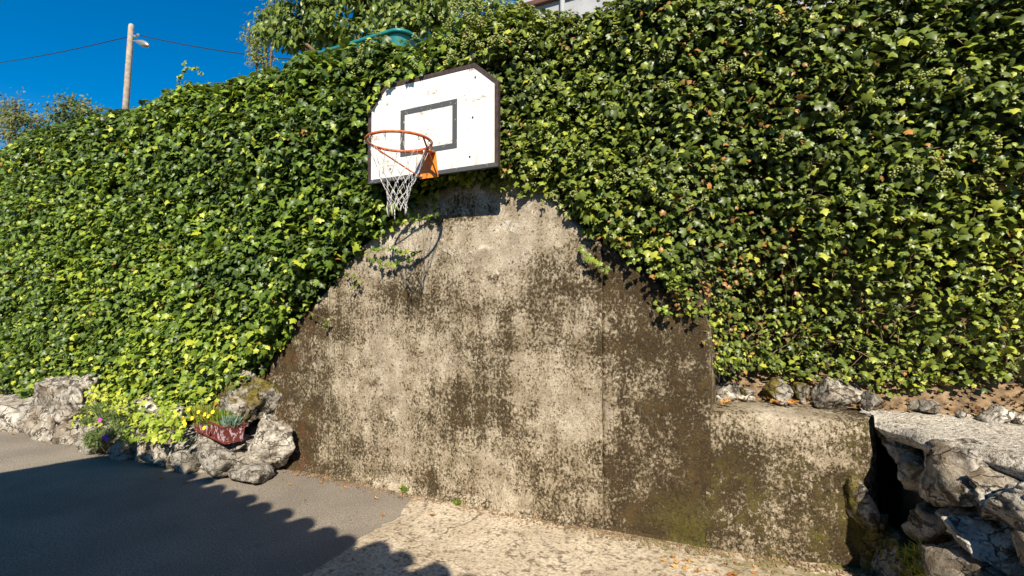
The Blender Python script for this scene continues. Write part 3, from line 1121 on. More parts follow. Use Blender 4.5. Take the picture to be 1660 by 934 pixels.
# trailing sprigs over the concrete and the free shoot above the hedge
def sprig(path, n, size, mat, parent, Nv=(0, -1, .5), tint=(.3, .9)):
    pts = [Vector(p) for p in path]
    bm = bmesh.new()
    add_tube(bm, pts, .0025, 4)
    bm_obj('stem', bm, M['stem'], parent)
    P = []
    for i in range(n):
        f = i / (n - 1) * (len(pts) - 1)
        k = min(int(f), len(pts) - 2)
        P.append(pts[k].lerp(pts[k + 1], f - k))
    P = np.array([p[:] for p in P]) + rnd(n, size * .25)
    sl_ = leaf_cloud('sprig_leaves', IVY, P, np.array(Nv) + rnd(n, .4), np.array([0, 0, -1.0]) + rnd(n, .6), size * rng.uniform(.6, 1.2, n), rng.uniform(*tint, n), mat, parent)
    stuff(sl_)


for pp, n_ in (([(592, 410), (625, 402), (650, 408), (678, 408)], 26), ([(600, 420), (625, 432), (650, 425), (675, 412)], 16), ([(640, 362), (665, 358), (690, 355), (710, 348)], 22),
               ([(560, 445), (585, 452), (570, 470)], 10), ([(500, 505), (530, 518), (525, 530)], 9), ([(985, 440), (960, 425), (940, 400)], 14), ([(1060, 490), (1085, 512), (1070, 500)], 12)):
    sprig([at_y(x, y, -.06 - .03 * (k % 2)) for k, (x, y) in enumerate(pp)], n_, .042, M['ivy'], ivl if pp[0][0] < 800 else ivr, tint=(.3, .8))
sprig([at_y(x, y, .2) for x, y in [(286, 148), (291, 125), (302, 112), (318, 110), (325, 122)]], 40, .05, M['ivy'], ivl, (0, -1, .6), (.5, .8))
sprig([at_y(x, y, .2) for x, y in [(302, 112), (296, 104), (300, 101)]], 10, .04, M['ivy'], ivl, (0, -1, .6), (.5, .8))
# leaves lapping over the upper left corner of the board
for (x, y) in ((597, 174), (599, 164), (604, 152), (612, 143), (640, 129), (658, 124), (682, 117)):
    p = at_y(x, y, -.345)
    n_ = 1
    for _ in range(2): leaf_cloud('leaf', IVY, np.array([p[:]]) + rnd(n_, .022) * np.array([1, .3, 1]), np.array([.1, -1, .5]) + rnd(n_, .3), np.array([.1, -.1, -1]) + rnd(n_, .3),
               rng.uniform(.045, .07, n_), rng.uniform(.35, .8, n_), M['ivy'], ivl)

# ------------------------------------------------------------------ basketball hoop
bh = empty('basketball_hoop', (0, -.3, 2.95), 'weathered white backboard with black square, orange rim and white net', 'basketball hoop')
YB = -.30
oct_ = [(-.612, 2.57), (.592, 2.57), (.592, 3.18), (.40, 3.345), (-.435, 3.345), (-.612, 3.185)]
bm = bmesh.new()
add_prism(bm, oct_, .022, YB)
bm_obj('board', bm, M['board'], bh)
cx, cz = -.01, 2.957


def inset(p, d):
    """offset the octagon outline inwards by d"""
    out = []
    n = len(p)
    for i in range(n):
        a, b, c = Vector(p[i - 1]), Vector(p[i]), Vector(p[(i + 1) % n])
        e1, e2 = (b - a).normalized(), (c - b).normalized()
        n1, n2 = Vector((-e1.y, e1.x)), Vector((-e2.y, e2.x))
        k = (n1 + n2).normalized()
        out.append(tuple(b + k * (d / max(.3, k.dot(n1)))))
    return out


ins, outs = inset(oct_, .026), inset(oct_, -.004)
for i in range(6):
    j = (i + 1) % 6
    bm = bmesh.new()
    add_prism(bm, [outs[i], outs[j], ins[j], ins[i]], .032, YB - .005)
    bm_obj('edge_trim', bm, M['line'] if i == 0 else M['trim'], bh)
# painted target square (four strips, 2 mm proud)
x0, x1, z0, z1, wl = -.286, .246, 2.744, 3.115, .042
for a, b in (((x0, z0), (x1, z0 + wl)), ((x0, z1 - wl), (x1, z1)), ((x0, z0 + wl), (x0 + wl, z1 - wl)), ((x1 - wl, z0 + wl), (x1, z1 - wl))):
    bm = bmesh.new()
    add_prism(bm, [(a[0], a[1]), (b[0], a[1]), (b[0], b[1]), (a[0], b[1])], .003, YB - .002)
    bm_obj('target_square', bm, M['line'], bh)
for (zx, zy) in ((165, 220), (660, 122), (645, 347), (628, 568), (183, 637)):
    p = at_y(580 + zx / 3.459, 90 + zy / 3.459, YB)
    bm = bmesh.new()
    bmesh.ops.create_cone(bm, cap_ends=True, segments=8, radius1=.008, radius2=.006, depth=.008, matrix=Matrix.Translation((p.x, YB - .003, p.z)) @ Matrix.Rotation(math.pi / 2, 4, 'X'))
    bm_obj('bolt', bm, M['bolt'], bh)
# wall brackets behind the board
for x in (-.35, .35):
    bm = bmesh.new()
    add_box(bm, (x - .02, YB + .024, 2.62), (x + .02, YB + .05, 3.28))
    add_box(bm, (x - .015, YB + .05, 3.10), (x + .015, .15, 3.13))
    add_box(bm, (x - .015, YB + .05, 2.70), (x + .015, .15, 2.73))
    bm_obj('wall_bracket', bm, M['bolt'], bh)
RC = Vector((0, -.66, 2.724))
RR = .225
bm = bmesh.new()
add_tube(bm, [RC + Vector((RR * math.cos(2 * math.pi * k / 48), RR * math.sin(2 * math.pi * k / 48), 0)) for k in range(48)], .0105, 8, True)
rim = bm_obj('rim', bm, M['rimpaint'], bh, True)
# plate on the board, tongue and stays
bm = bmesh.new()
add_prism(bm, [(-.085, 2.545), (.085, 2.545), (.062, 2.74), (-.062, 2.74)], .006, YB - .014)
bm_obj('mounting_plate', bm, M['orange'], bh)
bm = bmesh.new()
v = [bm.verts.new(c) for c in ((-.062, YB - .012, 2.738), (.062, YB - .012, 2.738), (.085, -.66 + RR * .92, 2.722), (-.085, -.66 + RR * .92, 2.722))]
w = [bm.verts.new(q.co + Vector((0, 0, -.008))) for q in v]
bm.faces.new(v)
bm.faces.new(w[::-1])
for i in range(4):
    bm.faces.new((v[i], w[i], w[(i + 1) % 4], v[(i + 1) % 4]))
bm_obj('rim_tongue', bm, M['rimpaint'], bh)
for s in (-1, 1):
    bm = bmesh.new()
    a = RC + Vector((s * RR * math.cos(.1), -RR * .1, -.004))
    add_tube(bm, [a, Vector((s * .080, YB - .022, 2.56))], .0065, 6)
    bm_obj('stay_rod', bm, M['rimpaint'], bh)
    bm = bmesh.new()
    bmesh.ops.create_icosphere(bm, subdivisions=2, radius=.011, matrix=Matrix.Translation((s * .066, YB - .02, 2.562)))
    bm_obj('bolt', bm, M['steel'], bh, True)
NH = 12
for k in range(NH):
    a = 2 * math.pi * (k + .5) / NH
    c = RC + Vector((RR * math.cos(a), RR * math.sin(a), -.020))
    rad = Vector((math.cos(a), math.sin(a), 0))
    bm = bmesh.new()
    add_tube(bm, [c + rad * .012 * math.cos(t) + Vector((0, 0, .012 * math.sin(t))) for t in np.linspace(0, 2 * math.pi, 10, endpoint=False)], .0028, 5, True)
    h = bm_obj('net_hook', bm, M['steel'], rim)
rows = [(.215, -.03), (.15, -.18), (.122, -.255), (.10, -.31), (.084, -.355), (.074, -.395), (.068, -.43), (.07, -.465)]
nodes = []
rr = random.Random(3)
for r_, (rad, dz) in enumerate(rows):
    ring = []
    for k in range(NH):
        a = 2 * math.pi * (k + .5 + .5 * r_) / NH
        j = 0 if r_ == 0 else 1
        ring.append(RC + Vector((rad * math.cos(a) + j * rr.uniform(-.008, .008) + .02 * dz, rad * math.sin(a) + j * rr.uniform(-.008, .008), dz + j * rr.uniform(-.008, .008))))
    nodes.append(ring)
bm = bmesh.new()
for r_ in range(len(rows) - 1):
    for k in range(NH):
        A = nodes[r_][k]
        for B in (nodes[r_ + 1][k], nodes[r_ + 1][k - 1]):
            mid = (A + B) / 2 + Vector((0, 0, -.006))
            add_tube(bm, [A, mid, B], .0022 if r_ else .0015, 5)
for k in range(NH):
    A = nodes[-1][k]
    if k % 3:
        L = rr.uniform(.03, .075)
        add_tube(bm, [A, A + Vector((rr.uniform(-.008, .008), rr.uniform(-.008, .008), -L))], .0038, 5)
for r_ in range(1, len(rows)):
    for k in range(NH):
        bmesh.ops.create_icosphere(bm, subdivisions=1, radius=.0048, matrix=Matrix.Translation(nodes[r_][k]))
bm_obj('net', bm, M['net'], bh, True)

# ------------------------------------------------------------------ planter box and border plants
bx = empty('planter_box', (-2.45, -.42, .30), 'reddish brown window box with peeling white paint on the rock border', 'planter')
pa, pb = at_y(303, 706, -.47), at_y(364, 721, -.52)
dirv = (pb - pa)
dirv.z = 0
Lb = .62
dirv = Vector((.985, -.17, 0)).normalized()
orth = Vector((-dirv.y, dirv.x, 0))
corner = Vector((pb.x, pb.y, pb.z))
H = .155


def boxp(a, b, c):                      # a along the length (from the right front corner to the left), b back, c up
    fl = c / H
    return corner - dirv * (a * 1.0) + orth * b + Vector((0, 0, c + a * .05)) + (dirv * .018 - orth * .018) * fl * (1 if a < .01 else 0)


def box_panel(name, pts, mat, th):
    bm = bmesh.new()
    n = (pts[1] - pts[0]).cross(pts[3] - pts[0]).normalized()
    f = [bm.verts.new(p) for p in pts]
    b = [bm.verts.new(p - n * th) for p in pts]
    bm.faces.new(f)
    bm.faces.new(b[::-1])
    for i in range(4):
        bm.faces.new((f[i], b[i], b[(i + 1) % 4], f[(i + 1) % 4]))
    return bm_obj(name, bm, mat, bx)


fl = .016
FL0, FR0 = boxp(Lb, 0, 0), corner.copy()
BL0, BR0 = boxp(Lb, .16, 0), corner + orth * .16
upv = Vector((0, 0, H))
FL1, FR1 = FL0 + upv - dirv * fl - orth * fl, FR0 + upv + dirv * fl - orth * fl
BL1, BR1 = BL0 + upv - dirv * fl + orth * fl, BR0 + upv + dirv * fl + orth * fl
box_panel('front_panel', [FL0, FR0, FR1, FL1], M['boxred'], .008)
box_panel('end_panel', [FR0, BR0, BR1, FR1], M['boxred'], .008)
box_panel('back_panel', [BR0, BL0, BL1, BR1], M['boxplain'], .008)
box_panel('end_panel', [BL0, FL0, FL1, BL1], M['boxplain'], .008)
box_panel('base', [FL0, BL0, BR0, FR0], M['boxplain'], .006)
bm = bmesh.new()
add_tube(bm, [FL1, FR1, BR1, BL1], .010, 6, True)
bm_obj('rolled_rim', bm, M['boxplain'], bx)
bm = bmesh.new()
add_tube(bm, [FL0 + Vector((0, 0, .012)), FR0 + Vector((0, 0, .012)), BR0 + Vector((0, 0, .012)), BL0 + Vector((0, 0, .012))], .011, 6, True)
bm_obj('foot_rim', bm, M['boxplain'], bx)
sv = upv * .8
box_panel('potting_soil', [FL0 + sv, FR0 + sv, BR0 + sv, BL0 + sv], M['soil'], .01)
# stone seat under the box
rock('stone', (corner + (-dirv * .3) + orth * .1 + Vector((0, 0, -.085))), (.34, .13, .085), 201, 'lime_d', rb)


def plant(name, label, cat, base):
    return empty(name, base, label, cat)


def blades(name, c, n, L, spread, mat, parent, w=.09, up=1.0, tint=(0, 1)):
    d = rnd(n, spread) + np.array([0, -.1, up])
    d /= np.linalg.norm(d, axis=1)[:, None]
    pos = np.asarray(c)[None] + rng.normal(size=(n, 3)) * np.array([L * .28, L * .28, L * .08])
    nn = np.cross(d, rnd(n))
    return stuff(leaf_cloud(name, tmpl_blade(w), pos, nn, d, L * rng.uniform(.6, 1.15, n), rng.uniform(tint[0], tint[1], n), mat, parent))


def daisy(c, r, nrm, mat, parent, name='flower'):
    bm = bmesh.new()
    nrm = Vector(nrm).normalized()
    a = nrm.orthogonal().normalized()
    b = nrm.cross(a)
    c = Vector(c)
    c0 = bm.verts.new(c + nrm * r * .15)
    ring = []
    for k in range(16):
        t = 2 * math.pi * k / 16
        q = r * (1 if k % 2 == 0 else .72)
        ring.append(bm.verts.new(c + (a * math.cos(t) + b * math.sin(t)) * q + nrm * (.2 * r if k % 2 == 0 else 0)))
    for k in range(16):
        bm.faces.new((c0, ring[k], ring[(k + 1) % 16]))
    me = bm_obj(name, bm, mat, parent)
    return me


top_c = (FL1 + FR1 + BL1 + BR1) / 4
p1 = plant('flowering_plant', 'bushy yellow-flowered plant filling the window box', 'plant', top_c - Vector((0, 0, .03)))
for k in range(7):
    c = FL1.lerp(FR1, .02 + .105 * k) + orth * rng.uniform(.05, .12) - Vector((0, 0, .03))
    blades('leaf_tuft', c, 300, .12, .6, M['boxplant'], p1, .13, 1.3, (0, .9) if k > 2 else (.4, 1))
for (x, y) in ((298, 684), (296, 678), (300, 688), (284, 668), (332, 672), (338, 675), (331, 694), (322, 668), (345, 668), (312, 678), (306, 664)):
    c = at_y(x, y, corner.y - .03 + (.06 if y < 680 else -.02))
    daisy(c, .022, (.3, -1, .5), M['yellow'], p1)
p2 = plant('blue_green_tuft', 'spiky blue-green tuft at the right end of the window box', 'plant', FR1 + orth * .08 - dirv * .1)
blades('leaf_tuft', FR1 + orth * .10 - dirv * .07 - Vector((0, 0, .015)), 500, .10, .6, M['bluegrass'], p2, .10, 1.3)
blades('leaf_tuft', FR1 + orth * .10 - dirv * .15 - Vector((0, 0, .02)), 200, .09, .6, M['bluegrass'], p2, .10, 1.3)
p3 = plant('cushion_plant', 'grey-green cushion plant with magenta flowers spilling to the asphalt', 'plant', at_z(165, 728, 0.0))
for k in range(26):
    x, y = rng.uniform(140, 192), rng.uniform(662, 724)
    c = at_y(x, y, -.60 - .10 * (y - 662) / 62 + rng.uniform(-.03, .03))
    blades('leaf_tuft', c, 90, .085, .9, M['sedum'], p3, .10, .6)
for (x, y) in ((162, 681), (172, 707), (174, 713), (168, 709)):
    c = at_y(x, y, -.76)
    daisy(c, .024, (.3, -1, .4), M['magenta'], p3)


def creeper(name, label, boxes, n, size, Y, tint):
    p = plant(name, label, 'plant', at_y(boxes[0][0], boxes[0][3], Y))
    P = []
    for (x0, y0, x1, y1) in boxes:
        for i in range(n):
            f, g = rng.random(), rng.random()
            q = at_y(x0 + (x1 - x0) * f, y0 + (y1 - y0) * g, Y - .10 * g + .10 * (1 - g) + rng.uniform(-.05, .05))
            P.append(q[:])
    n = len(P)
    stuff(leaf_cloud('leaf_mat', IVY, np.array(P), np.array([.1, -.7, .7]) + rnd(n, .5), np.array([0, -.2, -1]) + rnd(n, .5), size * rng.uniform(.5, 1.2, n), np.clip(rng.normal(tint, .28, n), 0, 1), M['creeper'], p))
    return p


creeper('creeping_plant', 'pale yellow-green creeper hanging over the big pitted boulder', [(138, 622, 172, 668), (112, 664, 200, 690), (165, 635, 205, 672)], 110, .046, -.52, .8)
creeper('creeping_plant', 'bright lime creeper spilling over stones left of the window box', [(196, 676, 250, 716), (240, 680, 300, 716), (205, 668, 290, 690)], 110, .052, -.58, .55)
creeper('creeping_plant', 'small lime shoots between the white stones above the window box', [(255, 648, 282, 668), (190, 640, 235, 668)], 45, .055, -.35, .6)
# weeds at the wall foot and moss tuft by the boulders
p5 = plant('weed', 'tiny green weed at the foot of the pale wall panel', 'plant', at_y(655, 793, -.05))
blades('leaf_tuft', at_y(655, 794, -.05), 30, .05, .8, M['boxplant'], p5, .25)
p6 = plant('weed', 'small green weed lying along the apron edge by the wall', 'plant', at_y(742, 816, -.06))
blades('leaf_tuft', at_y(742, 817, -.06), 30, .05, .9, M['boxplant'], p6, .25)
p7 = plant('weed', 'dry yellowish weed growing from the foot of the boulders', 'plant', at_plane(1510, 940, p0, pn))
for (x, y) in ((1485, 905), (1500, 900), (1515, 895), (1530, 905), (1545, 915), (1500, 925), (1525, 930)):
    blades('leaf_tuft', at_plane(x, y, p0, pn) + pn * .06, 70, .06, .9, M['boxplant'], p7, .12, .5, (.4, 1))

# ------------------------------------------------------------------ things above and behind the wall
up_ = empty('utility_pole', (-17.4, 6, 3.6), 'weathered wooden utility pole with a small street lamp', 'pole')
pt, pbm = at_y(213, 39, 6), at_y(204, 172, 6)
dd = (pbm - pt) / (pt.z - pbm.z)
foot = pt + dd * (pt.z - 3.6)
bm = bmesh.new()
add_tube(bm, [foot, pt - Vector((0, 0, .12)), pt - Vector((0, 0, .03)), pt], [.125, .09, .075, .04], 14)
bm_obj('shaft', bm, M['pole'], up_, True)
lc = at_y(231, 70.5, 5.9)
bm = bmesh.new()
a_ = at_y(217, 66.5, 6)
add_tube(bm, [a_, a_.lerp(lc, .5) + Vector((0, 0, .03)), lc], .03, 6)
bm_obj('lamp_arm', bm, M['steel'], up_)
bm = bmesh.new()
e_ = at_y(241, 74, 5.85)
add_tube(bm, [at_y(222, 67.5, 5.9), lc, lc.lerp(e_, .6), e_], [.05, .11, .10, .03], 10)
bm_obj('lamp_head', bm, M['steel'], up_, True)
bm = bmesh.new()
add_tube(bm, [at_y(215, 58, 6), at_y(221, 60, 6), at_y(224, 56, 5.9)], .04, 6)
bm_obj('cable_clamp', bm, M['steel'], up_)


def cable(label, a, b, sag):
    a, b = Vector(a), Vector(b)
    bm = bmesh.new()
    add_tube(bm, [a.lerp(b, i / 24) - Vector((0, 0, sag * 4 * (i / 24) * (1 - i / 24))) for i in range(25)], .016, 5)
    tag(bm_obj('overhead_cable', bm, M['wire']), label, 'cable', 'overhead cables')


cable('thin overhead cable running from the pole out of the left edge', at_y(210, 59, 6), at_y(-120, 112, 6.5), .25)
cable('thin overhead cable running from the pole right into the tree', at_y(222, 56, 6), at_y(520, 100, 6.5), .12)


def tree(name, label, cat, base, clumps, n, leaf, tmpl, mat, twig=True, tintm=.45, droop=.6):
    root = empty(name, base, label, cat)
    base = Vector(base)
    bm = bmesh.new()
    cs = [Vector(c[0]) for c in clumps]
    ctr = sum(cs, Vector()) / len(cs)
    fork = base.lerp(ctr, .45)
    add_tube(bm, [base, base.lerp(fork, .5) + Vector((.03, .02, 0)), fork], [.09, .07, .06], 8)
    for c in cs:
        mid = fork.lerp(c, .5) + Vector((random.uniform(-.1, .1), random.uniform(-.1, .1), .1))
        add_tube(bm, [fork, mid, c], [.045, .03, .01], 6)
    bm_obj('trunk', bm, M['bark'], root, True)
    P, tn = [], []
    bm = bmesh.new()
    for (c, r) in clumps:
        c = Vector(c)
        r = np.array(r)
        m = int(n * float(np.prod(r)) ** (2 / 3) / sum(float(np.prod(q[1])) ** (2 / 3) for q in clumps))
        tw = max(3, m // 22)
        for i in range(tw):
            d = rnd(1)[0]
            d = d / np.linalg.norm(d) * rng.uniform(.55, 1.12)
            tip = c + Vector(d * r)
            st = c + Vector(d * r * .25)
            add_tube(bm, [st, st.lerp(tip, .5) + Vector((0, 0, .04)), tip], [.010, .007, .003], 4)
            k = 22
            f = rng.random(k) ** .6
            pts = np.array([(st.lerp(tip, q))[:] for q in f]) + rnd(k, .045 + .25 * float(r.mean()) * .25)
            P.append(pts)
            tn.append(np.clip(tintm + rng.normal(0, .2, k) + rng.normal(0, .14), 0, 1))
    if twig:
        stuff(bm_obj('twigs', bm, M['bark'], root))
    else:
        bm.free()
    P = np.concatenate(P)
    tn = np.concatenate(tn)
    k = len(P)
    crown = leaf_cloud('crown', tmpl, P, np.array([.1, -.8, .55]) + rnd(k, .5), np.array([0, -.1, -droop]) + rnd(k, .5), leaf * rng.uniform(.6, 1.25, k), tn, mat, root, rng.uniform(-.2, .3, k))
    stuff(crown)
    return root


OV = tmpl_oval(.55, .2)
YT = 2.2
tree('fruit_tree', 'broad-leaved tree rising above the ivy behind the turquoise rim', 'tree', (at_y(600, 60, YT).x, YT, 3.6),
     [(at_y(500, 25, YT), (.55, .5, .5)), (at_y(590, 5, YT), (.6, .5, .5)), (at_y(660, 15, YT), (.5, .45, .45)), (at_y(700, -5, YT + .3), (.45, .4, .4)), (at_y(540, -30, YT), (.6, .5, .5)),
      (at_y(470, 60, YT), (.4, .4, .35)), (at_y(620, 40, YT - .4), (.45, .35, .3)), (at_y(545, 50, YT - .3), (.45, .35, .35)), (at_y(715, 25, YT - .2), (.35, .3, .35)), (at_y(445, 30, YT), (.35, .35, .4))], 6500, .12, OV, M['treeleaf'], True, .5, 1.1)
tree('slender_tree', 'pale wispy tree at the left side of the broad-leaved tree', 'tree', (at_y(440, 80, 4).x, 4, 3.6),
     [(at_y(432, 45, 4), (.42, .4, .55)), (at_y(418, 78, 4), (.35, .3, .35)), (at_y(445, 15, 4), (.4, .3, .4)), (at_y(425, 98, 4), (.35, .3, .25)), (at_y(405, 60, 4), (.25, .25, .3))], 1900, .075, tmpl_oval(.4, .1), M['paleleaf'], True, .5, .7)
tree('young_shoots', 'few leafy shoots against the sky right of the tree', 'tree', (at_y(770, 40, 1.2).x, 1.2, 3.6),
     [(at_y(748, 12, 1.2), (.13, .1, .16)), (at_y(790, 14, 1.2), (.2, .1, .12)), (at_y(815, 20, 1.2), (.18, .1, .15)), (at_y(770, 22, 1.2), (.15, .1, .12))], 420, .075, OV, M['treeleaf'], True, .55, .8)
tree('thorny_bush', 'dry brownish bush at the far left behind the ivy', 'bush', (at_y(30, 200, 1.8).x, 1.8, 3.6),
     [(at_y(20, 185, 1.8), (.8, .5, .45)), (at_y(50, 200, 1.8), (.6, .5, .35)), (at_y(-40, 180, 1.8), (.9, .5, .6)), (at_y(15, 215, 1.6), (.8, .4, .4))], 3000, .085, tmpl_oval(.45, .1), M['bushleaf'], True, .6, .4)
tree('low_bush', 'low leafy bush between the dry bush and the utility pole', 'bush', (at_y(125, 190, 1.6).x, 1.6, 3.6),
     [(at_y(122, 176, 1.6), (.45, .4, .25)), (at_y(150, 184, 1.5), (.4, .3, .2)), (at_y(105, 190, 1.6), (.4, .3, .25))], 1300, .075, tmpl_oval(.5, .1), M['bushleaf'], True, .35, .4)

# turquoise tub whose rim shows above the ivy
tb = empty('plastic_tub', (-1.6, 1.1, 3.6), 'turquoise plastic tub with rounded rim showing above the ivy', 'tub')
zt = at_y(650, 41, .62).z - .03
xr = at_y(652, 41, .62).x
pth = []
for (cx_, cy_, a0) in ((xr - .14, .76, -90), (xr - .14, 1.5, 0), (xr - 1.5, 1.5, 90), (xr - 1.5, .76, 180)):
    for k in range(7):
        a = math.radians(a0 + 15 * k)
        pth.append((cx_ + .14 * math.cos(a), cy_ + .14 * math.sin(a)))
bm = bmesh.new()
add_tube(bm, [(x, y, zt) for x, y in pth], .022, 8, True)
bm_obj('rim', bm, M['teal'], tb, True)
bm = bmesh.new()
lev = []
cxm, cym = xr - .82, 1.13
for (f, z) in ((.985, zt), (.97, zt - .05), (.92, zt - .35), (.86, 3.62)):
    lev.append([bm.verts.new((cxm + (x - cxm) * f, cym + (y - cym) * f, z)) for x, y in pth])
n = len(pth)
for a, b in zip(lev, lev[1:]):
    for k in range(n):
        bm.faces.new((a[k], a[(k + 1) % n], b[(k + 1) % n], b[k]))
bm.faces.new(lev[-1])
bm_obj('basin', bm, M['teal'], tb, True)

# building corner above the ivy
YBd = 3.0
c0 = at_y(838, 16, YBd)
bd = empty('building', (c0.x + 3, YBd + 2, 3.6), 'grey plastered building corner with brown gutter above the ivy', 'building')
bm = bmesh.new()
add_box(bm, (c0.x, YBd, 3.6), (c0.x + 6, YBd + 5, 7.4))
bm_obj('wall', bm, M['plaster'], bd)
bm = bmesh.new()
add_box(bm, (c0.x - .02, YBd - .07, c0.z - .04), (c0.x + 6.02, YBd - .003, c0.z + .03), .01)
bm_obj('gutter', bm, M['gutter'], bd)
bm = bmesh.new()
px_ = at_y(917, 5, YBd).x
add_tube(bm, [(px_, YBd - .12, 3.6), (px_, YBd - .12, 7.2)], .035, 8)
bm_obj('downpipe', bm, M['plaster'], bd, True)
for k in range(2):
    bm = bmesh.new()
    add_box(bm, (c0.x + 2 + 2 * k, YBd - .02, 5.6), (c0.x + 3 + 2 * k, YBd - .004, 6.9))
    bm_obj('window', bm, M['glass'], bd)
bm = bmesh.new()
f = [bm.verts.new(v) for v in ((c0.x - .4, YBd - .4, 7.4), (c0.x + 6.4, YBd - .4, 7.4), (c0.x + 6.4, YBd + 5.4, 7.4), (c0.x - .4, YBd + 5.4, 7.4))]
r_ = [bm.verts.new((c0.x - .4, YBd + 2.5, 8.6)), bm.verts.new((c0.x + 6.4, YBd + 2.5, 8.6))]
bm.faces.new((f[0], f[1], r_[1], r_[0]))
bm.faces.new((f[2], f[3], r_[0], r_[1]))
bm.faces.new((f[1], f[2], r_[1]))
bm.faces.new((f[3], f[0], r_[0]))
bm.faces.new(f[::-1])
bm_obj('roof', bm, M['tile'], bd)

# ------------------------------------------------------------------ the house behind the camera, whose tiled eave throws the shadow
HE = 3.0
off = Vector((LIGHT.x, LIGHT.y, 0)) * (-HE / -LIGHT.z)
ed = Vector((1, -.1217, 0)).normalized()                 # along the eave
bk = Vector((-.1217, -1, 0)).normalized()                # away from the yard
cnr = Vector((-3.86, -.40, 0)) + off + Vector((0, 0, HE))
SL = .268
hs = empty('house', (cnr.x + 4, cnr.y - 3, 0), 'house with clay tiled eave facing the yard', 'house')


def hp(a, b, dz=0.0):
    return cnr + ed * a + bk * b + Vector((0, 0, SL * b + dz))


LEN, DEP = 10.0, 3.6
bm = bmesh.new()
q = [hp(0, .02, -.06), hp(LEN, .02, -.06), hp(LEN, DEP, -.06), hp(0, DEP, -.06)]
f = [bm.verts.new(p) for p in q]
g = [bm.verts.new(p - Vector((0, 0, .1))) for p in q]
bm.faces.new(f)
bm.faces.new(g[::-1])
for i in range(4):
    bm.faces.new((f[i], g[i], g[(i + 1) % 4], f[(i + 1) % 4]))
q2 = [hp(0, DEP, -.06), hp(LEN, DEP, -.06), hp(LEN, DEP, -.06) + bk * DEP - Vector((0, 0, SL * DEP)), hp(0, DEP, -.06) + bk * DEP - Vector((0, 0, SL * DEP))]
f = [bm.verts.new(p + Vector((0, 0, .001))) for p in q2]
bm.faces.new(f)
roof = bm_obj('roof', bm, M['tile'], hs)
bm = bmesh.new()
w0 = [cnr + ed * a + bk * b for a, b in ((.3, .45), (LEN - .3, .45), (LEN - .3, 2 * DEP - .45), (.3, 2 * DEP - .45))]
f = [bm.verts.new((p.x, p.y, 0)) for p in w0]
g = [bm.verts.new((p.x, p.y, HE + SL * .45 - .17)) for p in w0]
for i in range(4):
    bm.faces.new((f[i], f[(i + 1) % 4], g[(i + 1) % 4], g[i]))
bm_obj('wall', bm, M['plaster_house'], hs)
tm = None
for row in range(3):
    for k in range(40):
        if tm is None:
            bm = bmesh.new()
            A, B = [], []
            for i in range(9):
                t = math.pi * i / 8
                A.append(bm.verts.new((.105 * math.cos(t), 0, .085 * math.sin(t))))
                B.append(bm.verts.new((.09 * math.cos(t), .48, .075 * math.sin(t))))
            for i in range(8):
                bm.faces.new((A[i], A[i + 1], B[i + 1], B[i]))
            tm = bpy.data.meshes.new('roof_tile')
            bm.to_mesh(tm)
            bm.free()
            tm.materials.append(M['tile'])
        o = bpy.data.objects.new('roof_tile', tm)
        p = hp(.125 + .25 * k, -.03 + .42 * row, -.055 + .012 * row)
        bkv = (bk + Vector((0, 0, SL))).normalized()
        xv = ed
        zv = xv.cross(bkv)
        if zv.z < 0:
            zv = -zv
        R3 = Matrix((xv, bkv, zv)).transposed()
        jit = random.uniform(-.03, .03)
        o.matrix_basis = Matrix.Translation(p + ed * jit + bk * random.uniform(-.035, .03)) @ R3.to_4x4()
        link(o, hs)

# ------------------------------------------------------------------ fallen leaves
MP = tmpl_maple()


def floor_z(x, y):
    if x < -.2:
        return .002
    return .018 + .05 * max(0, min(1, (y + .5) / .6)) * max(0, min(1, (x - .6) / 1.4))


# leaf litter on the soil bank
n = 600
lx = rng.uniform(1.98, 4.9, n)
lf = rng.random(n)
ly = .40 + .40 * lf
lz = .925 + .24 * np.clip((ly - .46) / .34, 0, 1) ** 1.4 + .012
lo_ = leaf_cloud('leaf_litter', MP, np.stack([lx, ly, lz + rng.uniform(0, .02, n)], 1), np.array([0, -.2, 1]) + rnd(n, .4), rnd(n), rng.uniform(.012, .04, n), rng.uniform(0, .6, n) ** 1.5, M['litter'], None, rng.uniform(.1, .7, n))
tag(lo_, 'brown leaf litter covering the soil below the right ivy', 'leaf litter', kind='stuff')
dl = []
for k in range(5):
    q = leaf_cloud('fallen_leaf', MP, np.zeros((1, 3)), np.array([[0, 0, 1.0]]), np.array([[0, -1.0, 0]]), np.ones(1), np.array([.1 + .2 * k]), M['deadleaf'], None, np.array([.25 + .12 * k]))
    dl.append(q.data)
    bpy.data.objects.remove(q)


def fallen(p, size, label, group):
    o = bpy.data.objects.new('fallen_leaf', random.choice(dl))
    o.location = p
    o.rotation_euler = (random.uniform(-.35, .35), random.uniform(-.35, .35), random.uniform(0, 6.28))
    o.scale = (size, size * random.uniform(.7, 1.0), size)
    link(o)
    tag(o, label, 'leaf', group)


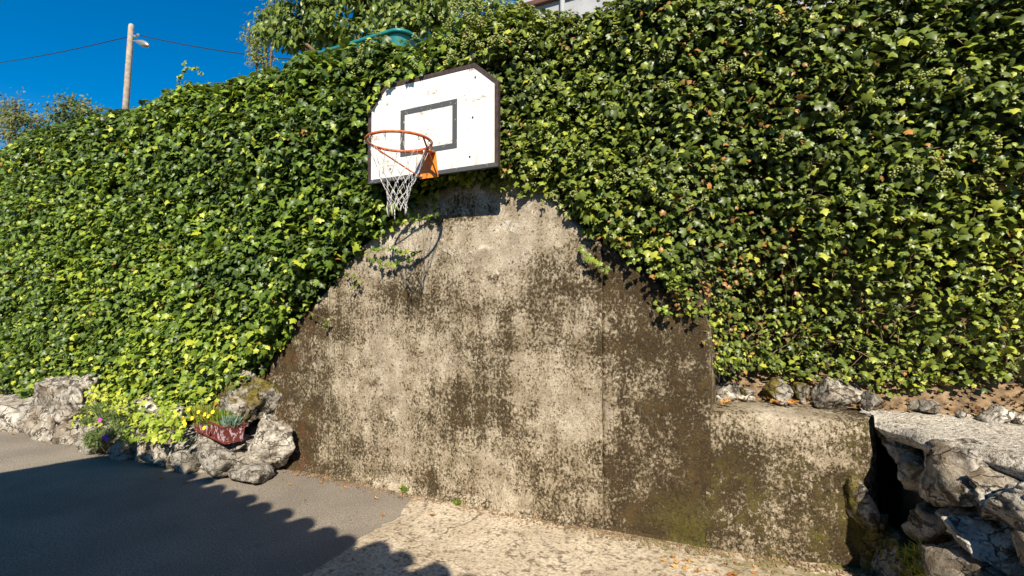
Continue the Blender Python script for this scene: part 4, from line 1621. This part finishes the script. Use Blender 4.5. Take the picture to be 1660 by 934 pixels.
for k in range(20):
    x = random.choice((1085, 1100, 1110, 1120, 1140, 1195, 1200, 1215)) + random.uniform(-26, 26)
    y = 905 + .13 * (x - 1085) + random.uniform(-8, 12)
    p = at_z(x, y, .05)
    p.z = floor_z(p.x, p.y)
    fallen(p + Vector((0, 0, .004)), random.uniform(.02, .045), 'dry orange leaf in the loose pile at the foot of the low wall', 'dry leaves at the foot of the low wall')
for (x, y) in ((458, 777), (520, 782), (527, 775), (610, 808), (620, 835), (494, 810), (650, 802), (745, 820), (873, 845), (700, 838), (510, 772), (440, 772), (470, 785), (560, 790), (420, 778), (480, 770)):
    p = at_z(x, y, .01)
    p.z = floor_z(p.x, p.y)
    fallen(p + Vector((0, 0, .005)), random.uniform(.025, .045), 'dry leaf lying scattered near the foot of the tall concrete wall', 'leaves scattered along the wall foot')
for (x, y) in ((70, 716), (85, 712), (110, 722), (20, 704), (128, 728), (262, 775), (300, 782)):
    p = at_z(x, y, .01)
    p.z = floor_z(p.x, p.y)
    fallen(p + Vector((0, 0, .005)), random.uniform(.03, .05), 'dry leaf on the asphalt along the left rock border', 'leaves along the rock border')
P_ = []
for k in range(1500):
    x = rng.uniform(-2.2, 2.8)
    y = -abs(rng.normal(0, .05)) + (.0 if x > -1.8 else -.3) + max(0, x - 1.9) * .12 - .02
    P_.append((x, y, floor_z(x, y) + .004))
g_ = leaf_cloud('grit', (iv, iff, np.zeros(len(iv))), np.array(P_), rnd(1500) + np.array([0, 0, 1.0]), rnd(1500), rng.uniform(.003, .010, 1500), np.zeros(1500), M['soil'])
tag(g_, 'dark grit and crumbs along the foot of the concrete wall', 'grit', kind='stuff')
for k in range(34):
    x = random.choice((1165, 1185, 1255, 1270, 1285, 1300, 1380, 1480, 1520, 1560, 1600, 1640)) + random.uniform(-14, 14)
    p = at_z(x, random.uniform(646, 658) + max(0, (x - 1400) * .06), .93)
    fallen(p + Vector((0, 0, .015)), random.uniform(.025, .045), 'dry curled leaf on the ledge below the right ivy', 'dry leaves on the ledge')
